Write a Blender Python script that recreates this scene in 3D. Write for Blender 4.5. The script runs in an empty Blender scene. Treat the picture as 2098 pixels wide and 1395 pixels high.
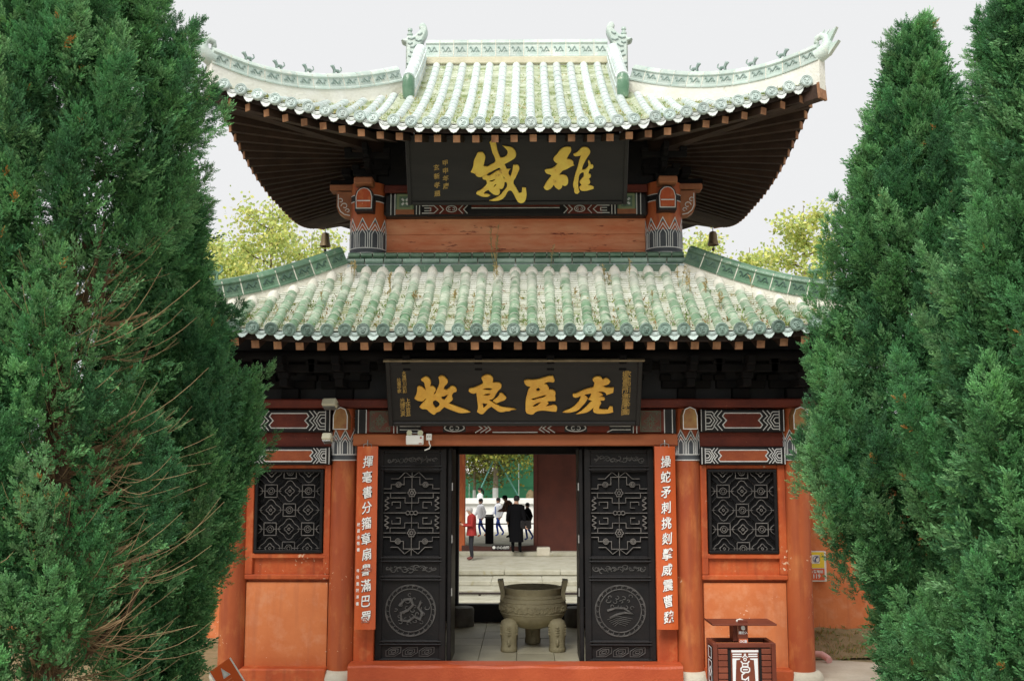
import bpy, bmesh, math, random
import numpy as np
from mathutils import Vector, Matrix, Euler
R = math.radians
random.seed(7); rng = np.random.default_rng(7)
sc = bpy.context.scene
COL = sc.collection

# ------------------------------------------------------------------ camera, sky, sun, exposure
FPX, PW, PH = 2100.0, 2098.0, 1395.0
CZ = 2.49
PITCH = math.atan((945 - PH / 2) / FPX); YAW = math.atan((1080 - PW / 2) / FPX)
cam_d = bpy.data.cameras.new('camera'); cam = bpy.data.objects.new('camera', cam_d); COL.objects.link(cam)
cam_d.sensor_width = 36.0; cam_d.lens = 36.0 * FPX / PW; cam_d.clip_end = 2000
cam.location = (0, 0, CZ); cam.rotation_euler = (R(90) + PITCH, 0, YAW)
sc.camera = cam
w = bpy.data.worlds.new('World'); sc.world = w; w.use_nodes = True
nt = w.node_tree; nt.nodes.clear()
out = nt.nodes.new('ShaderNodeOutputWorld'); bg = nt.nodes.new('ShaderNodeBackground')
sky = nt.nodes.new('ShaderNodeTexSky'); sky.sky_type = 'NISHITA'; sky.sun_disc = False
sky.sun_elevation = R(52); sky.sun_rotation = R(200); sky.dust_density = 6
hs = nt.nodes.new('ShaderNodeHueSaturation'); hs.inputs['Saturation'].default_value = 0.1; hs.inputs['Value'].default_value = 0.06
mx = nt.nodes.new('ShaderNodeMixRGB'); mx.inputs[0].default_value = 0.94     # thick even cloud over a clear sky
mx.inputs[2].default_value = (0.705, 0.71, 0.718, 1)
nt.links.new(sky.outputs[0], hs.inputs['Color']); nt.links.new(hs.outputs[0], mx.inputs[1])
nt.links.new(mx.outputs[0], bg.inputs[0]); nt.links.new(bg.outputs[0], out.inputs[0])
bg.inputs[1].default_value = 1.0
sun_d = bpy.data.lights.new('sun', 'SUN'); sun_d.energy = 3.1; sun_d.angle = R(30); sun_d.color = (1, 0.97, 0.92)
sun = bpy.data.objects.new('sun', sun_d); COL.objects.link(sun)
sun.rotation_euler = Euler((R(40), 0, R(-20)))
sc.view_settings.view_transform = 'Standard'; sc.view_settings.look = 'None'
sc.view_settings.exposure = 0.35; sc.view_settings.gamma = 1.0
sc.cycles.use_denoising = True; sc.cycles.max_bounces = 5; sc.cycles.diffuse_bounces = 3; sc.cycles.transparent_max_bounces = 4; sc.cycles.adaptive_threshold = 0.02

def at(px, py, Y):
    """Point of the photograph on the plane at depth Y: (X, Z)."""
    u = (px - PW / 2) / FPX; v = -(py - PH / 2) / FPX
    fw = math.cos(PITCH) - v * math.sin(PITCH); up = math.sin(PITCH) + v * math.cos(PITCH)
    x = u * math.cos(YAW) - fw * math.sin(YAW); y = u * math.sin(YAW) + fw * math.cos(YAW)
    return x / y * Y, CZ + up / y * Y
def P3(px, py, Y):
    x, z = at(px, py, Y); return Vector((x, Y, z))

# ------------------------------------------------------------------ materials
MATS = {}
def M(name, c, c2=None, scale=4.0, rough=0.6, bump=0.0, bscale=60.0, spec=0.3, rnd=0.0, stretch=(1, 1, 1), lo=0.35, hi=0.68, metal=0.0, c3=None, s3=25.0, lo3=0.6, hi3=0.7, bloom=None, chips=None, streak=None):
    if name in MATS: return MATS[name]
    m = bpy.data.materials.new(name); m.use_nodes = True; t = m.node_tree; L = t.links
    b = t.nodes['Principled BSDF']; b.inputs['Roughness'].default_value = rough
    b.inputs['Specular IOR Level'].default_value = spec; b.inputs['Metallic'].default_value = metal
    b.inputs['Base Color'].default_value = (*c, 1)
    geo = t.nodes.new('ShaderNodeNewGeometry'); mp = t.nodes.new('ShaderNodeMapping'); mp.inputs['Scale'].default_value = stretch
    L.new(geo.outputs['Position'], mp.inputs['Vector'])
    colout = None
    def layer(prev, colour, s, lo_, hi_, detail=8):
        n = t.nodes.new('ShaderNodeTexNoise'); n.inputs['Scale'].default_value = s; n.inputs['Detail'].default_value = detail; n.inputs['Roughness'].default_value = 0.62
        L.new(mp.outputs[0], n.inputs['Vector'])
        r = t.nodes.new('ShaderNodeMapRange'); r.inputs[1].default_value = lo_; r.inputs[2].default_value = hi_
        L.new(n.outputs[0], r.inputs[0])
        x = t.nodes.new('ShaderNodeMixRGB'); L.new(r.outputs[0], x.inputs[0])
        if prev is None: x.inputs[1].default_value = (*c, 1)
        else: L.new(prev, x.inputs[1])
        x.inputs[2].default_value = (*colour, 1)
        return x.outputs[0]
    if c2: colout = layer(None, c2, scale, lo, hi)
    if c3: colout = layer(colout, c3, s3, lo3, hi3)
    if streak:     # rain stains running down
        sm = t.nodes.new('ShaderNodeMapping'); sm.inputs['Scale'].default_value = (7, 7, .55); L.new(geo.outputs['Position'], sm.inputs['Vector'])
        n = t.nodes.new('ShaderNodeTexNoise'); n.inputs['Scale'].default_value = 1.6; n.inputs['Detail'].default_value = 9; L.new(sm.outputs[0], n.inputs['Vector'])
        mr = t.nodes.new('ShaderNodeMapRange'); mr.inputs[1].default_value = .52; mr.inputs[2].default_value = .75; mr.inputs[4].default_value = .75; L.new(n.outputs[0], mr.inputs[0])
        x = t.nodes.new('ShaderNodeMixRGB'); L.new(mr.outputs[0], x.inputs[0]); L.new(colout, x.inputs[1]); x.inputs[2].default_value = (*streak, 1); colout = x.outputs[0]
    if chips:      # small flakes of lost paint
        n = t.nodes.new('ShaderNodeTexNoise'); n.inputs['Scale'].default_value = 34; n.inputs['Detail'].default_value = 5; L.new(geo.outputs['Position'], n.inputs['Vector'])
        n2 = t.nodes.new('ShaderNodeTexNoise'); n2.inputs['Scale'].default_value = 2.3; L.new(geo.outputs['Position'], n2.inputs['Vector'])
        ad = t.nodes.new('ShaderNodeMath'); ad.operation = 'ADD'; L.new(n.outputs[0], ad.inputs[0]); L.new(n2.outputs[0], ad.inputs[1])
        mr = t.nodes.new('ShaderNodeMapRange'); mr.inputs[1].default_value = 1.31; mr.inputs[2].default_value = 1.34; L.new(ad.outputs[0], mr.inputs[0])
        x = t.nodes.new('ShaderNodeMixRGB'); L.new(mr.outputs[0], x.inputs[0]); L.new(colout, x.inputs[1]); x.inputs[2].default_value = (*chips, 1); colout = x.outputs[0]
    if bloom:      # lime washed down from the mortar at the head of the slope
        z0, z1, bc = bloom; sx = t.nodes.new('ShaderNodeSeparateXYZ'); L.new(geo.outputs['Position'], sx.inputs[0])
        mr = t.nodes.new('ShaderNodeMapRange'); mr.inputs[1].default_value = z0; mr.inputs[2].default_value = z1; L.new(sx.outputs[2], mr.inputs[0])
        n = t.nodes.new('ShaderNodeTexNoise'); n.inputs['Scale'].default_value = 5; n.inputs['Detail'].default_value = 8; L.new(geo.outputs['Position'], n.inputs['Vector'])
        m2 = t.nodes.new('ShaderNodeMapRange'); m2.inputs[1].default_value = .3; m2.inputs[2].default_value = .6; L.new(n.outputs[0], m2.inputs[0])
        mu = t.nodes.new('ShaderNodeMath'); mu.operation = 'MULTIPLY'; L.new(mr.outputs[0], mu.inputs[0]); L.new(m2.outputs[0], mu.inputs[1])
        x = t.nodes.new('ShaderNodeMixRGB'); L.new(mu.outputs[0], x.inputs[0]); L.new(colout, x.inputs[1]); x.inputs[2].default_value = (*bc, 1); colout = x.outputs[0]
    if rnd:
        oi = t.nodes.new('ShaderNodeObjectInfo'); mr = t.nodes.new('ShaderNodeMapRange')
        mr.inputs[3].default_value = 1 - rnd; mr.inputs[4].default_value = 1 + rnd; L.new(oi.outputs['Random'], mr.inputs[0])
        h = t.nodes.new('ShaderNodeHueSaturation'); L.new(mr.outputs[0], h.inputs['Value'])
        if colout is None: h.inputs['Color'].default_value = (*c, 1)
        else: L.new(colout, h.inputs['Color'])
        colout = h.outputs[0]
    if colout is not None: L.new(colout, b.inputs['Base Color'])
    if bump:
        n = t.nodes.new('ShaderNodeTexNoise'); n.inputs['Scale'].default_value = bscale; n.inputs['Detail'].default_value = 7
        L.new(mp.outputs[0], n.inputs['Vector'])
        bp = t.nodes.new('ShaderNodeBump'); bp.inputs['Strength'].default_value = bump; bp.inputs['Distance'].default_value = 0.02
        L.new(n.outputs[0], bp.inputs['Height']); L.new(bp.outputs[0], b.inputs['Normal'])
    MATS[name] = m; return m
def Mattr(name, rough=0.6, trans=0.25, spec=0.2, inst=False):
    """Leaf material: colour of each spray from the mesh attribute 'col'."""
    m = bpy.data.materials.new(name); m.use_nodes = True; t = m.node_tree; L = t.links
    b = t.nodes['Principled BSDF']; b.inputs['Roughness'].default_value = rough; b.inputs['Specular IOR Level'].default_value = spec
    a = t.nodes.new('ShaderNodeAttribute'); a.attribute_name = 'col'
    co = a.outputs['Color']
    if inst:         # instanced sprays: colour from the instance, tip tone from the spray itself
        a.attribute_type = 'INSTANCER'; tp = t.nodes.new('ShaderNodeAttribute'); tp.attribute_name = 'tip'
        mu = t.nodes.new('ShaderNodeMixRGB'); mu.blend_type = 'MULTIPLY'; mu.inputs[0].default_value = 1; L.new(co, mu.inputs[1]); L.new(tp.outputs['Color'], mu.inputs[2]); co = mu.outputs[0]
    L.new(co, b.inputs['Base Color'])
    tr = t.nodes.new('ShaderNodeBsdfTranslucent'); L.new(co, tr.inputs[0])
    ms = t.nodes.new('ShaderNodeMixShader'); ms.inputs[0].default_value = trans
    L.new(b.outputs[0], ms.inputs[1]); L.new(tr.outputs[0], ms.inputs[2]); L.new(ms.outputs[0], t.nodes['Material Output'].inputs[0])
    MATS[name] = m; return m

ORANGE = M('orange_paint', (0.49, 0.098, 0.026), (0.36, 0.060, 0.018), 2.2, 0.55, 0.12, 30, c3=(0.52, 0.16, 0.055), s3=9, lo3=0.52, hi3=0.75, chips=(0.66, 0.45, 0.30), streak=(0.24, 0.05, 0.02))
PLASTER_O = M('orange_plaster', (0.61, 0.200, 0.072), (0.52, 0.145, 0.048), 1.6, 0.8, 0.15, 25, c3=(0.62, 0.26, 0.13), s3=6, lo3=0.5, hi3=0.75, chips=(0.72, 0.52, 0.38), streak=(0.45, 0.14, 0.06))
COLUMN_P = M('column_paint', (0.42, 0.105, 0.032), (0.30, 0.058, 0.022), 1.5, 0.5, 0.12, 20, stretch=(1, 1, 0.45), c3=(0.50, 0.17, 0.055), s3=5, lo3=0.52, hi3=0.75, chips=(0.62, 0.42, 0.28), streak=(0.22, 0.045, 0.02))
PEELING = M('peeling_boards', (0.66, 0.20, 0.09), (0.78, 0.37, 0.20), 5, 0.75, 0.9, 14, stretch=(0.35, 1, 1.6), c3=(0.22, 0.05, 0.03), s3=14, lo3=0.62, hi3=0.68)
REDBROWN = M('red_brown_paint', (0.16, 0.030, 0.016), (0.09, 0.018, 0.012), 4, 0.6, 0.2, 30, c3=(0.34, 0.10, 0.05), s3=22, lo3=0.66, hi3=0.72)
ENDWOOD = M('rafter_end_wood', (0.40, 0.21, 0.11), (0.24, 0.11, 0.055), 9, 0.8, 0.3, 40, rnd=0.3)
DARKWOOD = M('dark_rafter_wood', (0.052, 0.029, 0.019), (0.030, 0.017, 0.012), 5, 0.8, 0.3, 30, rnd=0.15)
SOFFIT = M('soffit_boards', (0.030, 0.018, 0.014), (0.018, 0.012, 0.010), 3, 0.9, 0.2)
BLACKWOOD = M('black_bracket_wood', (0.008, 0.008, 0.009), (0.013, 0.011, 0.011), 5, 0.8, 0.2, spec=.12)
BLACKPAINT = M('black_paint', (0.012, 0.012, 0.014), (0.020, 0.018, 0.018), 6, 0.5, 0.15, 40)
DOORBLACK = M('black_door_lacquer', (0.010, 0.010, 0.011), (0.017, 0.015, 0.015), 5, 0.45, 0.15, 50, spec=0.18)
DOORCARVE = M('carving_highlight', (0.10, 0.096, 0.092), (0.035, 0.033, 0.032), 12, 0.45, spec=0.4)  # paler than the door lacquer: highlights on the carving put into its colour
LATTICE = M('dusty_lit_lattice', (0.20, 0.185, 0.17), (0.08, 0.074, 0.07), 9, 0.55, spec=0.4)  # dust on the bars, with light on their bevels put into the colour
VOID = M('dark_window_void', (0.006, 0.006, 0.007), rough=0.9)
WHITELINE = M('white_line_paint', (0.72, 0.72, 0.70), (0.52, 0.53, 0.53), 8, 0.6, c3=(0.15, 0.14, 0.14), s3=30, lo3=0.66, hi3=0.72)
SLATE = M('slate_blue_paint', (0.085, 0.095, 0.105), (0.055, 0.060, 0.07), 6, 0.7, c3=(0.2, 0.2, 0.2), s3=25, lo3=0.66, hi3=0.74)
GREENP = M('green_paint', (0.13, 0.20, 0.14), (0.09, 0.13, 0.09), 8, 0.7)
GOLD = M('gold_leaf', (0.86, 0.50, 0.075), (0.74, 0.37, 0.05), 10, 0.42, 0.25, 40, spec=0.5, c3=(0.40, 0.17, 0.03), s3=18, lo3=0.66, hi3=0.74)
GOLD_Y = M('old_gold_paint', (0.92, 0.68, 0.12), (0.84, 0.54, 0.09), 7, 0.55, 0.3, 40, spec=0.4, c3=(0.45, 0.22, 0.05), s3=14, lo3=0.64, hi3=0.74)
GOLD_D = M('thin_gold_script', (0.52, 0.34, 0.10), (0.36, 0.23, 0.07), 20, 0.5)
PLAQUE = M('plaque_lacquer', (0.014, 0.0135, 0.014), (0.022, 0.020, 0.020), 4, 0.45, 0.1, 30, stretch=(0.3, 1, 2))
TRIM = M('plaque_edge', (0.30, 0.24, 0.15), (0.16, 0.12, 0.07), 9, 0.6)
MORTAR = M('lime_mortar', (0.72, 0.70, 0.62), (0.58, 0.57, 0.48), 9, 0.9, 0.4, 50, c3=(0.34, 0.33, 0.22), s3=16, lo3=0.63, hi3=0.75)
CREAM = M('cream_plaster', (0.74, 0.735, 0.68), (0.64, 0.63, 0.54), 3, 0.9, 0.35, 30, c3=(0.40, 0.36, 0.23), s3=7, lo3=0.62, hi3=0.78)
PANBED = M('weathered_pan_tile', (0.60, 0.61, 0.54), (0.44, 0.47, 0.37), 7, 0.85, 0.4, 60, c3=(0.27, 0.30, 0.13), s3=4, lo3=0.52, hi3=0.70, bloom=(4.2, 4.7, (0.70, 0.71, 0.66)))
PANUP = M('pale_pan_tile', (0.68, 0.71, 0.61), (0.53, 0.58, 0.42), 7, 0.85, 0.4, 60, c3=(0.32, 0.39, 0.17), s3=5, lo3=0.50, hi3=0.68)
TILE_LO = M('green_glaze_worn', (0.130, 0.245, 0.140), (0.30, 0.41, 0.29), 3.0, 0.38, 0.25, 60, spec=0.5, rnd=0.13, c3=(0.62, 0.63, 0.53), s3=7, lo3=0.50, hi3=0.74, bloom=(4.25, 4.75, (0.70, 0.70, 0.62)))
TILE_UP = M('bleached_glaze', (0.52, 0.61, 0.585), (0.66, 0.71, 0.69), 4.0, 0.45, 0.25, 60, spec=0.45, rnd=0.12, c3=(0.40, 0.53, 0.49), s3=5, lo3=0.58, hi3=0.78)
GLAZE_LO = M('dark_green_glaze', (0.072, 0.155, 0.092), (0.15, 0.24, 0.165), 5, 0.3, 0.2, 50, spec=0.5, rnd=0.3, c3=(0.50, 0.52, 0.42), s3=9, lo3=0.62, hi3=0.76)
GLAZE_UP = M('pale_green_glaze', (0.40, 0.50, 0.45), (0.56, 0.62, 0.57), 5, 0.4, 0.25, 50, spec=0.45, rnd=0.15, c3=(0.66, 0.66, 0.58), s3=9, lo3=0.58, hi3=0.75)
GLAZE_MID = M('blue_grey_glaze', (0.22, 0.33, 0.29), (0.38, 0.46, 0.42), 5, 0.4, 0.2, 50, spec=0.45, rnd=0.15)
DISC_LO = M('eave_disc_glaze', (0.13, 0.21, 0.17), (0.24, 0.33, 0.28), 9, 0.35, 0.3, 60, spec=0.5, rnd=0.25)
DISC_UP = M('pale_eave_disc', (0.43, 0.53, 0.50), (0.56, 0.63, 0.60), 9, 0.45, 0.3, 60, rnd=0.15)
DRIP = M('drip_tile_glaze', (0.46, 0.54, 0.51), (0.34, 0.43, 0.40), 9, 0.5, 0.4, 60, rnd=0.2)
VERDIGRIS = M('relief_dark_green', (0.05, 0.10, 0.075), (0.09, 0.15, 0.12), 8, 0.5)
RELIEF_UP = M('relief_grey_green', (0.20, 0.28, 0.25), (0.30, 0.37, 0.34), 8, 0.5)
STONE = M('pale_stone', (0.56, 0.52, 0.42), (0.46, 0.42, 0.33), 4, 0.85, 0.4, 40)
STEPSTONE = M('worn_step_stone', (0.42, 0.405, 0.33), (0.31, 0.295, 0.22), 2.5, 0.85, 0.5, 20, c3=(0.30, 0.25, 0.12), s3=5, lo3=0.6, hi3=0.75)
SLAB = M('floor_slab', (0.50, 0.465, 0.335), (0.38, 0.345, 0.245), 2.2, 0.6, 0.25, 30, rnd=0.10)
BRONZE = M('stone_cauldron', (0.38, 0.335, 0.205), (0.27, 0.235, 0.145), 4, 0.7, 0.5, 40, c3=(0.30, 0.26, 0.15), s3=14, lo3=0.55, hi3=0.7)
SOIL = M('bare_soil', (0.27, 0.21, 0.12), (0.17, 0.14, 0.07), 3, 0.95, 0.7, 20, c3=(0.10, 0.12, 0.04), s3=6, lo3=0.58, hi3=0.7)
CONCRETE = M('pale_concrete', (0.52, 0.48, 0.39), (0.42, 0.37, 0.28), 2.5, 0.9, 0.4, 25)
COURT = M('courtyard_paving', (0.55, 0.54, 0.50), (0.47, 0.46, 0.42), 1.5, 0.85, 0.2, 15)
BARK = M('brown_bark', (0.13, 0.085, 0.05), (0.08, 0.05, 0.03), 14, 0.9, 0.6, 40, stretch=(1, 1, 0.3))
TWIG = M('dead_twig', (0.40, 0.28, 0.16), (0.27, 0.17, 0.09), 12, 0.85)
WHITE = M('white_enamel', (0.74, 0.74, 0.70), (0.66, 0.66, 0.60), 5, 0.5)
METAL = M('grey_metal', (0.35, 0.35, 0.34), rough=0.4, metal=0.8)
BEIGE = M('beige_metal', (0.60, 0.57, 0.43), (0.52, 0.49, 0.36), 6, 0.5)

# ------------------------------------------------------------------ mesh building
class MB:
    def __init__(s): s.v = []; s.f = []; s.m = []; s.mi = 0
    def add(s, vs, fs):
        o = len(s.v); s.v.extend([tuple(v) for v in vs]); s.f.extend([tuple(i + o for i in f) for f in fs]); s.m.extend([s.mi] * len(fs))
    def box(s, c, size, rot=None):
        x, y, z = [k / 2 for k in size]
        vs = [Vector((sx * x, sy * y, sz * z)) for sz in (-1, 1) for sy in (-1, 1) for sx in (-1, 1)]
        if rot is not None: vs = [rot @ v for v in vs]
        c = Vector(c); s.add([v + c for v in vs], [(0, 2, 3, 1), (4, 5, 7, 6), (0, 1, 5, 4), (2, 6, 7, 3), (0, 4, 6, 2), (1, 3, 7, 5)])
    def rbox(s, c, size, b=0.01, rot=None):
        """box with chamfered vertical and horizontal edges (octagonal section in xz, inset ends in y)"""
        x, y, z = [k / 2 for k in size]
        def ring(yy, i):
            a, e = x - i, z - i
            return [Vector(p) for p in ((-a + b, yy, -e), (a - b, yy, -e), (a, yy, -e + b), (a, yy, e - b), (a - b, yy, e), (-a + b, yy, e), (-a, yy, e - b), (-a, yy, -e + b))]
        vs = ring(-y, b) + ring(-y + b, 0) + ring(y - b, 0) + ring(y, b)
        fs = [tuple(reversed(range(8))), tuple(range(24, 32))]
        fs = [tuple(range(8)), tuple(reversed(range(24, 32)))]
        for r in range(3):
            for k in range(8): fs.append((r * 8 + k, r * 8 + 8 + k, r * 8 + 8 + (k + 1) % 8, r * 8 + (k + 1) % 8))
        if rot is not None: vs = [rot @ v for v in vs]
        c = Vector(c); s.add([v + c for v in vs], fs)
    def bar(s, a, b, w, h, up=(0, 0, 1)):
        a = Vector(a); b = Vector(b); d = (b - a).normalized(); up = Vector(up)
        if abs(d.dot(up)) > 0.98: up = Vector((0, 1, 0))
        sx = d.cross(up).normalized() * (w / 2); uz = sx.cross(d).normalized() * (h / 2)
        vs = [p + i * sx + j * uz for p in (a, b) for i, j in ((-1, -1), (1, -1), (1, 1), (-1, 1))]
        s.add(vs, [(0, 1, 2, 3), (7, 6, 5, 4), (0, 4, 5, 1), (1, 5, 6, 2), (2, 6, 7, 3), (3, 7, 4, 0)])
    def tube(s, path, rad, n=8, cap=True):
        path = [Vector(p) for p in path]; k = len(path); rad = rad if hasattr(rad, '__len__') else [rad] * k
        vs = []; prev = None
        for i, p in enumerate(path):
            d = (path[min(i + 1, k - 1)] - path[max(i - 1, 0)])
            d = d.normalized() if d.length > 1e-9 else Vector((0, 0, 1))
            if prev is None: a = d.orthogonal().normalized()
            else:
                a = prev - d * prev.dot(d); a = a.normalized() if a.length > 1e-6 else d.orthogonal().normalized()
            prev = a; b = d.cross(a)
            for j in range(n): t = 2 * math.pi * j / n; vs.append(p + (a * math.cos(t) + b * math.sin(t)) * rad[i])
        fs = [(i * n + j, i * n + (j + 1) % n, (i + 1) * n + (j + 1) % n, (i + 1) * n + j) for i in range(k - 1) for j in range(n)]
        if cap: fs += [tuple(reversed(range(n))), tuple(range((k - 1) * n, k * n))]
        s.add(vs, fs)
    def lathe(s, prof, n=24, c=(0, 0, 0), sx=1.0, sy=1.0, mapf=None):
        vs = []
        for r, z in prof:
            for j in range(n): t = 2 * math.pi * j / n; vs.append(Vector((c[0] + r * sx * math.cos(t), c[1] + r * sy * math.sin(t), c[2] + z)))
        k = len(prof)
        fs = [(i * n + j, i * n + (j + 1) % n, (i + 1) * n + (j + 1) % n, (i + 1) * n + j) for i in range(k - 1) for j in range(n)]
        if prof[0][0] > 1e-6: fs.append(tuple(reversed(range(n))))
        if prof[-1][0] > 1e-6: fs.append(tuple(range((k - 1) * n, k * n)))
        if mapf: vs = [mapf(v) for v in vs]
        s.add(vs, fs)
    def prism(s, poly, y0, y1, bev=0.0, f=None):
        """polygon in (x, z), extruded from y0 (front) to y1; convex or mildly concave"""
        n = len(poly); vs = [Vector((x, y0, z)) for x, z in poly] + [Vector((x, y1, z)) for x, z in poly]
        fs = [tuple(range(n)), tuple(reversed(range(n, 2 * n)))] + [(i, i + n, (i + 1) % n + n, (i + 1) % n) for i in range(n)]
        if f: vs = [f(v) for v in vs]
        s.add(vs, fs)
    def strip(s, pts, wd, f, th=0.004, closed=False):
        """flat mitred ribbon along 2-D polyline; f maps (u, v, height) to a point"""
        P = [Vector((p[0], p[1])) for p in pts]; n = len(P)
        if n < 2: return
        offs = []
        for i in range(n):
            if closed: a, b, c = P[i - 1], P[i], P[(i + 1) % n]
            else: a, b, c = P[max(i - 1, 0)], P[i], P[min(i + 1, n - 1)]
            d1 = (b - a); d2 = (c - b)
            if d1.length < 1e-9: d1 = d2
            if d2.length < 1e-9: d2 = d1
            d1 = d1.normalized(); d2 = d2.normalized(); n1 = Vector((-d1.y, d1.x)); n2 = Vector((-d2.y, d2.x))
            m = n1 + n2
            m = m.normalized() if m.length > 1e-6 else n1
            offs.append(m * (wd / 2) / max(0.5, m.dot(n1)))
        vs = []
        for p, o in zip(P, offs):
            for q, h in ((p + o, 0), (p + o * 0.7, th), (p - o * 0.7, th), (p - o, 0)): vs.append(f(q.x, q.y, h))
        fs = []
        for i in range(n if closed else n - 1):
            j = (i + 1) % n
            for k in range(3): fs.append((i * 4 + k, j * 4 + k, j * 4 + k + 1, i * 4 + k + 1))
        if not closed: fs += [(0, 1, 2, 3), tuple((n - 1) * 4 + k for k in (3, 2, 1, 0))]
        s.add(vs, fs)
    def mesh(s, name, mats, smooth=False, off=None):
        me = bpy.data.meshes.new(name)
        v = s.v if off is None else [(a - off[0], b - off[1], c - off[2]) for a, b, c in s.v]
        me.from_pydata(v, [], s.f)
        for m in (mats if isinstance(mats, (list, tuple)) else [mats]): me.materials.append(m)
        if any(s.m): me.polygons.foreach_set('material_index', s.m)
        me.update()
        bm = bmesh.new(); bm.from_mesh(me); bmesh.ops.recalc_face_normals(bm, faces=bm.faces); bm.to_mesh(me); bm.free()
        if smooth:
            me.polygons.foreach_set('use_smooth', [True] * len(me.polygons))
            try: me.set_sharp_from_angle(angle=R(42))
            except Exception: pass
        return me
    def build(s, name, mats, parent=None, smooth=False, off=None, loc=None):
        me = s.mesh(name, mats, smooth, off); return link(name, me, parent, loc)
def link(name, me, parent=None, loc=None, mtx=None):
    o = bpy.data.objects.new(name, me); COL.objects.link(o)
    if parent is not None: o.parent = parent
    if mtx is not None: o.matrix_local = mtx
    elif loc is not None: o.location = loc
    return o
def tag(o, label=None, cat=None, group=None, kind=None):
    if label: o['label'] = label
    if cat: o['category'] = cat
    if group: o['group'] = group
    if kind: o['kind'] = kind
    return o
def thing(name, label, cat, loc=(0, 0, 0), rz=0, group=None):
    o = bpy.data.objects.new(name, None); COL.objects.link(o); o.location = loc; o.rotation_euler = (0, 0, rz); o.empty_display_size = 0.2
    return tag(o, label, cat, group)
def text_mesh(body, size, mat, ext=0.004, offset=0.0, bevel=0.0, brush=0):
    c = bpy.data.curves.new('t', 'FONT'); c.body = body; c.size = size; c.extrude = ext; c.offset = offset; c.bevel_depth = bevel
    c.align_x = 'CENTER'; c.align_y = 'CENTER'; c.resolution_u = 2
    o = bpy.data.objects.new('t', c); COL.objects.link(o); bpy.context.view_layer.update()
    me = bpy.data.meshes.new_from_object(o.evaluated_get(bpy.context.evaluated_depsgraph_get()))
    bpy.data.objects.remove(o); bpy.data.curves.remove(c)
    me.materials.clear(); me.materials.append(mat)
    v = np.empty(len(me.vertices) * 3); me.vertices.foreach_get('co', v); v = v.reshape(-1, 3)
    if len(v):
        c0 = (v.min(0) + v.max(0)) / 2; c0[2] = 0; v -= c0
        if brush:        # hand-brushed: rising strokes, uneven weight
            u = v / size; q = brush * 1.7
            v[:, 1] += size * (.17 * u[:, 0] + .014 * np.sin(8 * u[:, 0] + q)); v[:, 0] += size * (.020 * np.sin(6 * u[:, 1] + q))
    v = np.stack([v[:, 0], -v[:, 2], v[:, 1]], 1)          # stand it up, facing -y
    me.vertices.foreach_set('co', v.ravel()); me.update(); return me
def outline_mesh(name, loops, mat, ext, bevel):
    """filled 2-D outlines (x, z) with holes, carved with a bevelled edge, facing -y"""
    c = bpy.data.curves.new('o', 'CURVE'); c.dimensions = '2D'; c.fill_mode = 'BOTH'; c.extrude = ext; c.bevel_depth = bevel; c.bevel_resolution = 1; c.offset = -bevel
    for lp in loops:
        sp = c.splines.new('BEZIER'); sp.bezier_points.add(len(lp) - 1); sp.use_cyclic_u = True; sp.resolution_u = 3
        for b, p in zip(sp.bezier_points, lp):
            b.co = (p[0], p[1], 0); b.handle_left_type = b.handle_right_type = 'AUTO'
        n = len(lp)
        for i, b in enumerate(sp.bezier_points):      # brush strokes: rounded where gentle, sharp where they turn hard
            a = Vector(lp[i]) - Vector(lp[i - 1]); d = Vector(lp[(i + 1) % n]) - Vector(lp[i])
            if a.length > 1e-9 and d.length > 1e-9 and a.angle(d) > R(62): b.handle_left_type = b.handle_right_type = 'VECTOR'
    o = bpy.data.objects.new('o', c); COL.objects.link(o); bpy.context.view_layer.update()
    me = bpy.data.meshes.new_from_object(o.evaluated_get(bpy.context.evaluated_depsgraph_get()))
    bpy.data.objects.remove(o); bpy.data.curves.remove(c)
    me.name = name; me.materials.clear(); me.materials.append(mat)
    v = np.empty(len(me.vertices) * 3); me.vertices.foreach_get('co', v); v = v.reshape(-1, 3)
    v = np.stack([v[:, 0], -v[:, 2], v[:, 1]], 1); me.vertices.foreach_set('co', v.ravel()); me.update()
    return me
def soup(name, V, F, colr, mat, parent=None):
    """big triangle mesh from arrays with a per-vertex colour"""
    me = bpy.data.meshes.new(name); V = np.asarray(V, np.float32); F = np.asarray(F, np.int32)
    me.vertices.add(len(V)); me.vertices.foreach_set('co', V.ravel())
    me.loops.add(F.size); me.loops.foreach_set('vertex_index', F.ravel())
    k = F.shape[1]; me.polygons.add(len(F)); me.polygons.foreach_set('loop_start', np.arange(len(F), dtype=np.int32) * k)
    me.update(calc_edges=True)
    a = me.attributes.new('col', 'FLOAT_COLOR', 'POINT'); c4 = np.ones((len(V), 4), np.float32); c4[:, :3] = colr; a.data.foreach_set('color', c4.ravel())
    me.materials.append(mat); return link(name, me, parent)
# ------------------------------------------------------------------ the setting: ground, courtyard behind, far yard
def sheet(name, x0, x1, y0, y1, z, mat):
    b = MB(); b.box(((x0 + x1) / 2, (y0 + y1) / 2, z - 0.1), (x1 - x0, y1 - y0, 0.2)); o = b.build(name, mat); o['kind'] = 'structure'; return o
XC = -0.14
sheet('ground', -60, 60, -40, 11.25, 0.0, CONCRETE)
sheet('garden_ground', 3.2, 60, 11.25, 15.3, 0.0, SOIL)
sheet('side_ground', -60, -3.5, 11.25, 15.3, 0.0, SOIL)
sheet('courtyard_ground', -400, 400, 15.3, 25.6, -1.0, COURT)
far = sheet('yard_ground', -500, 500, 25.6, 900, -1.02, COURT)
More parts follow.
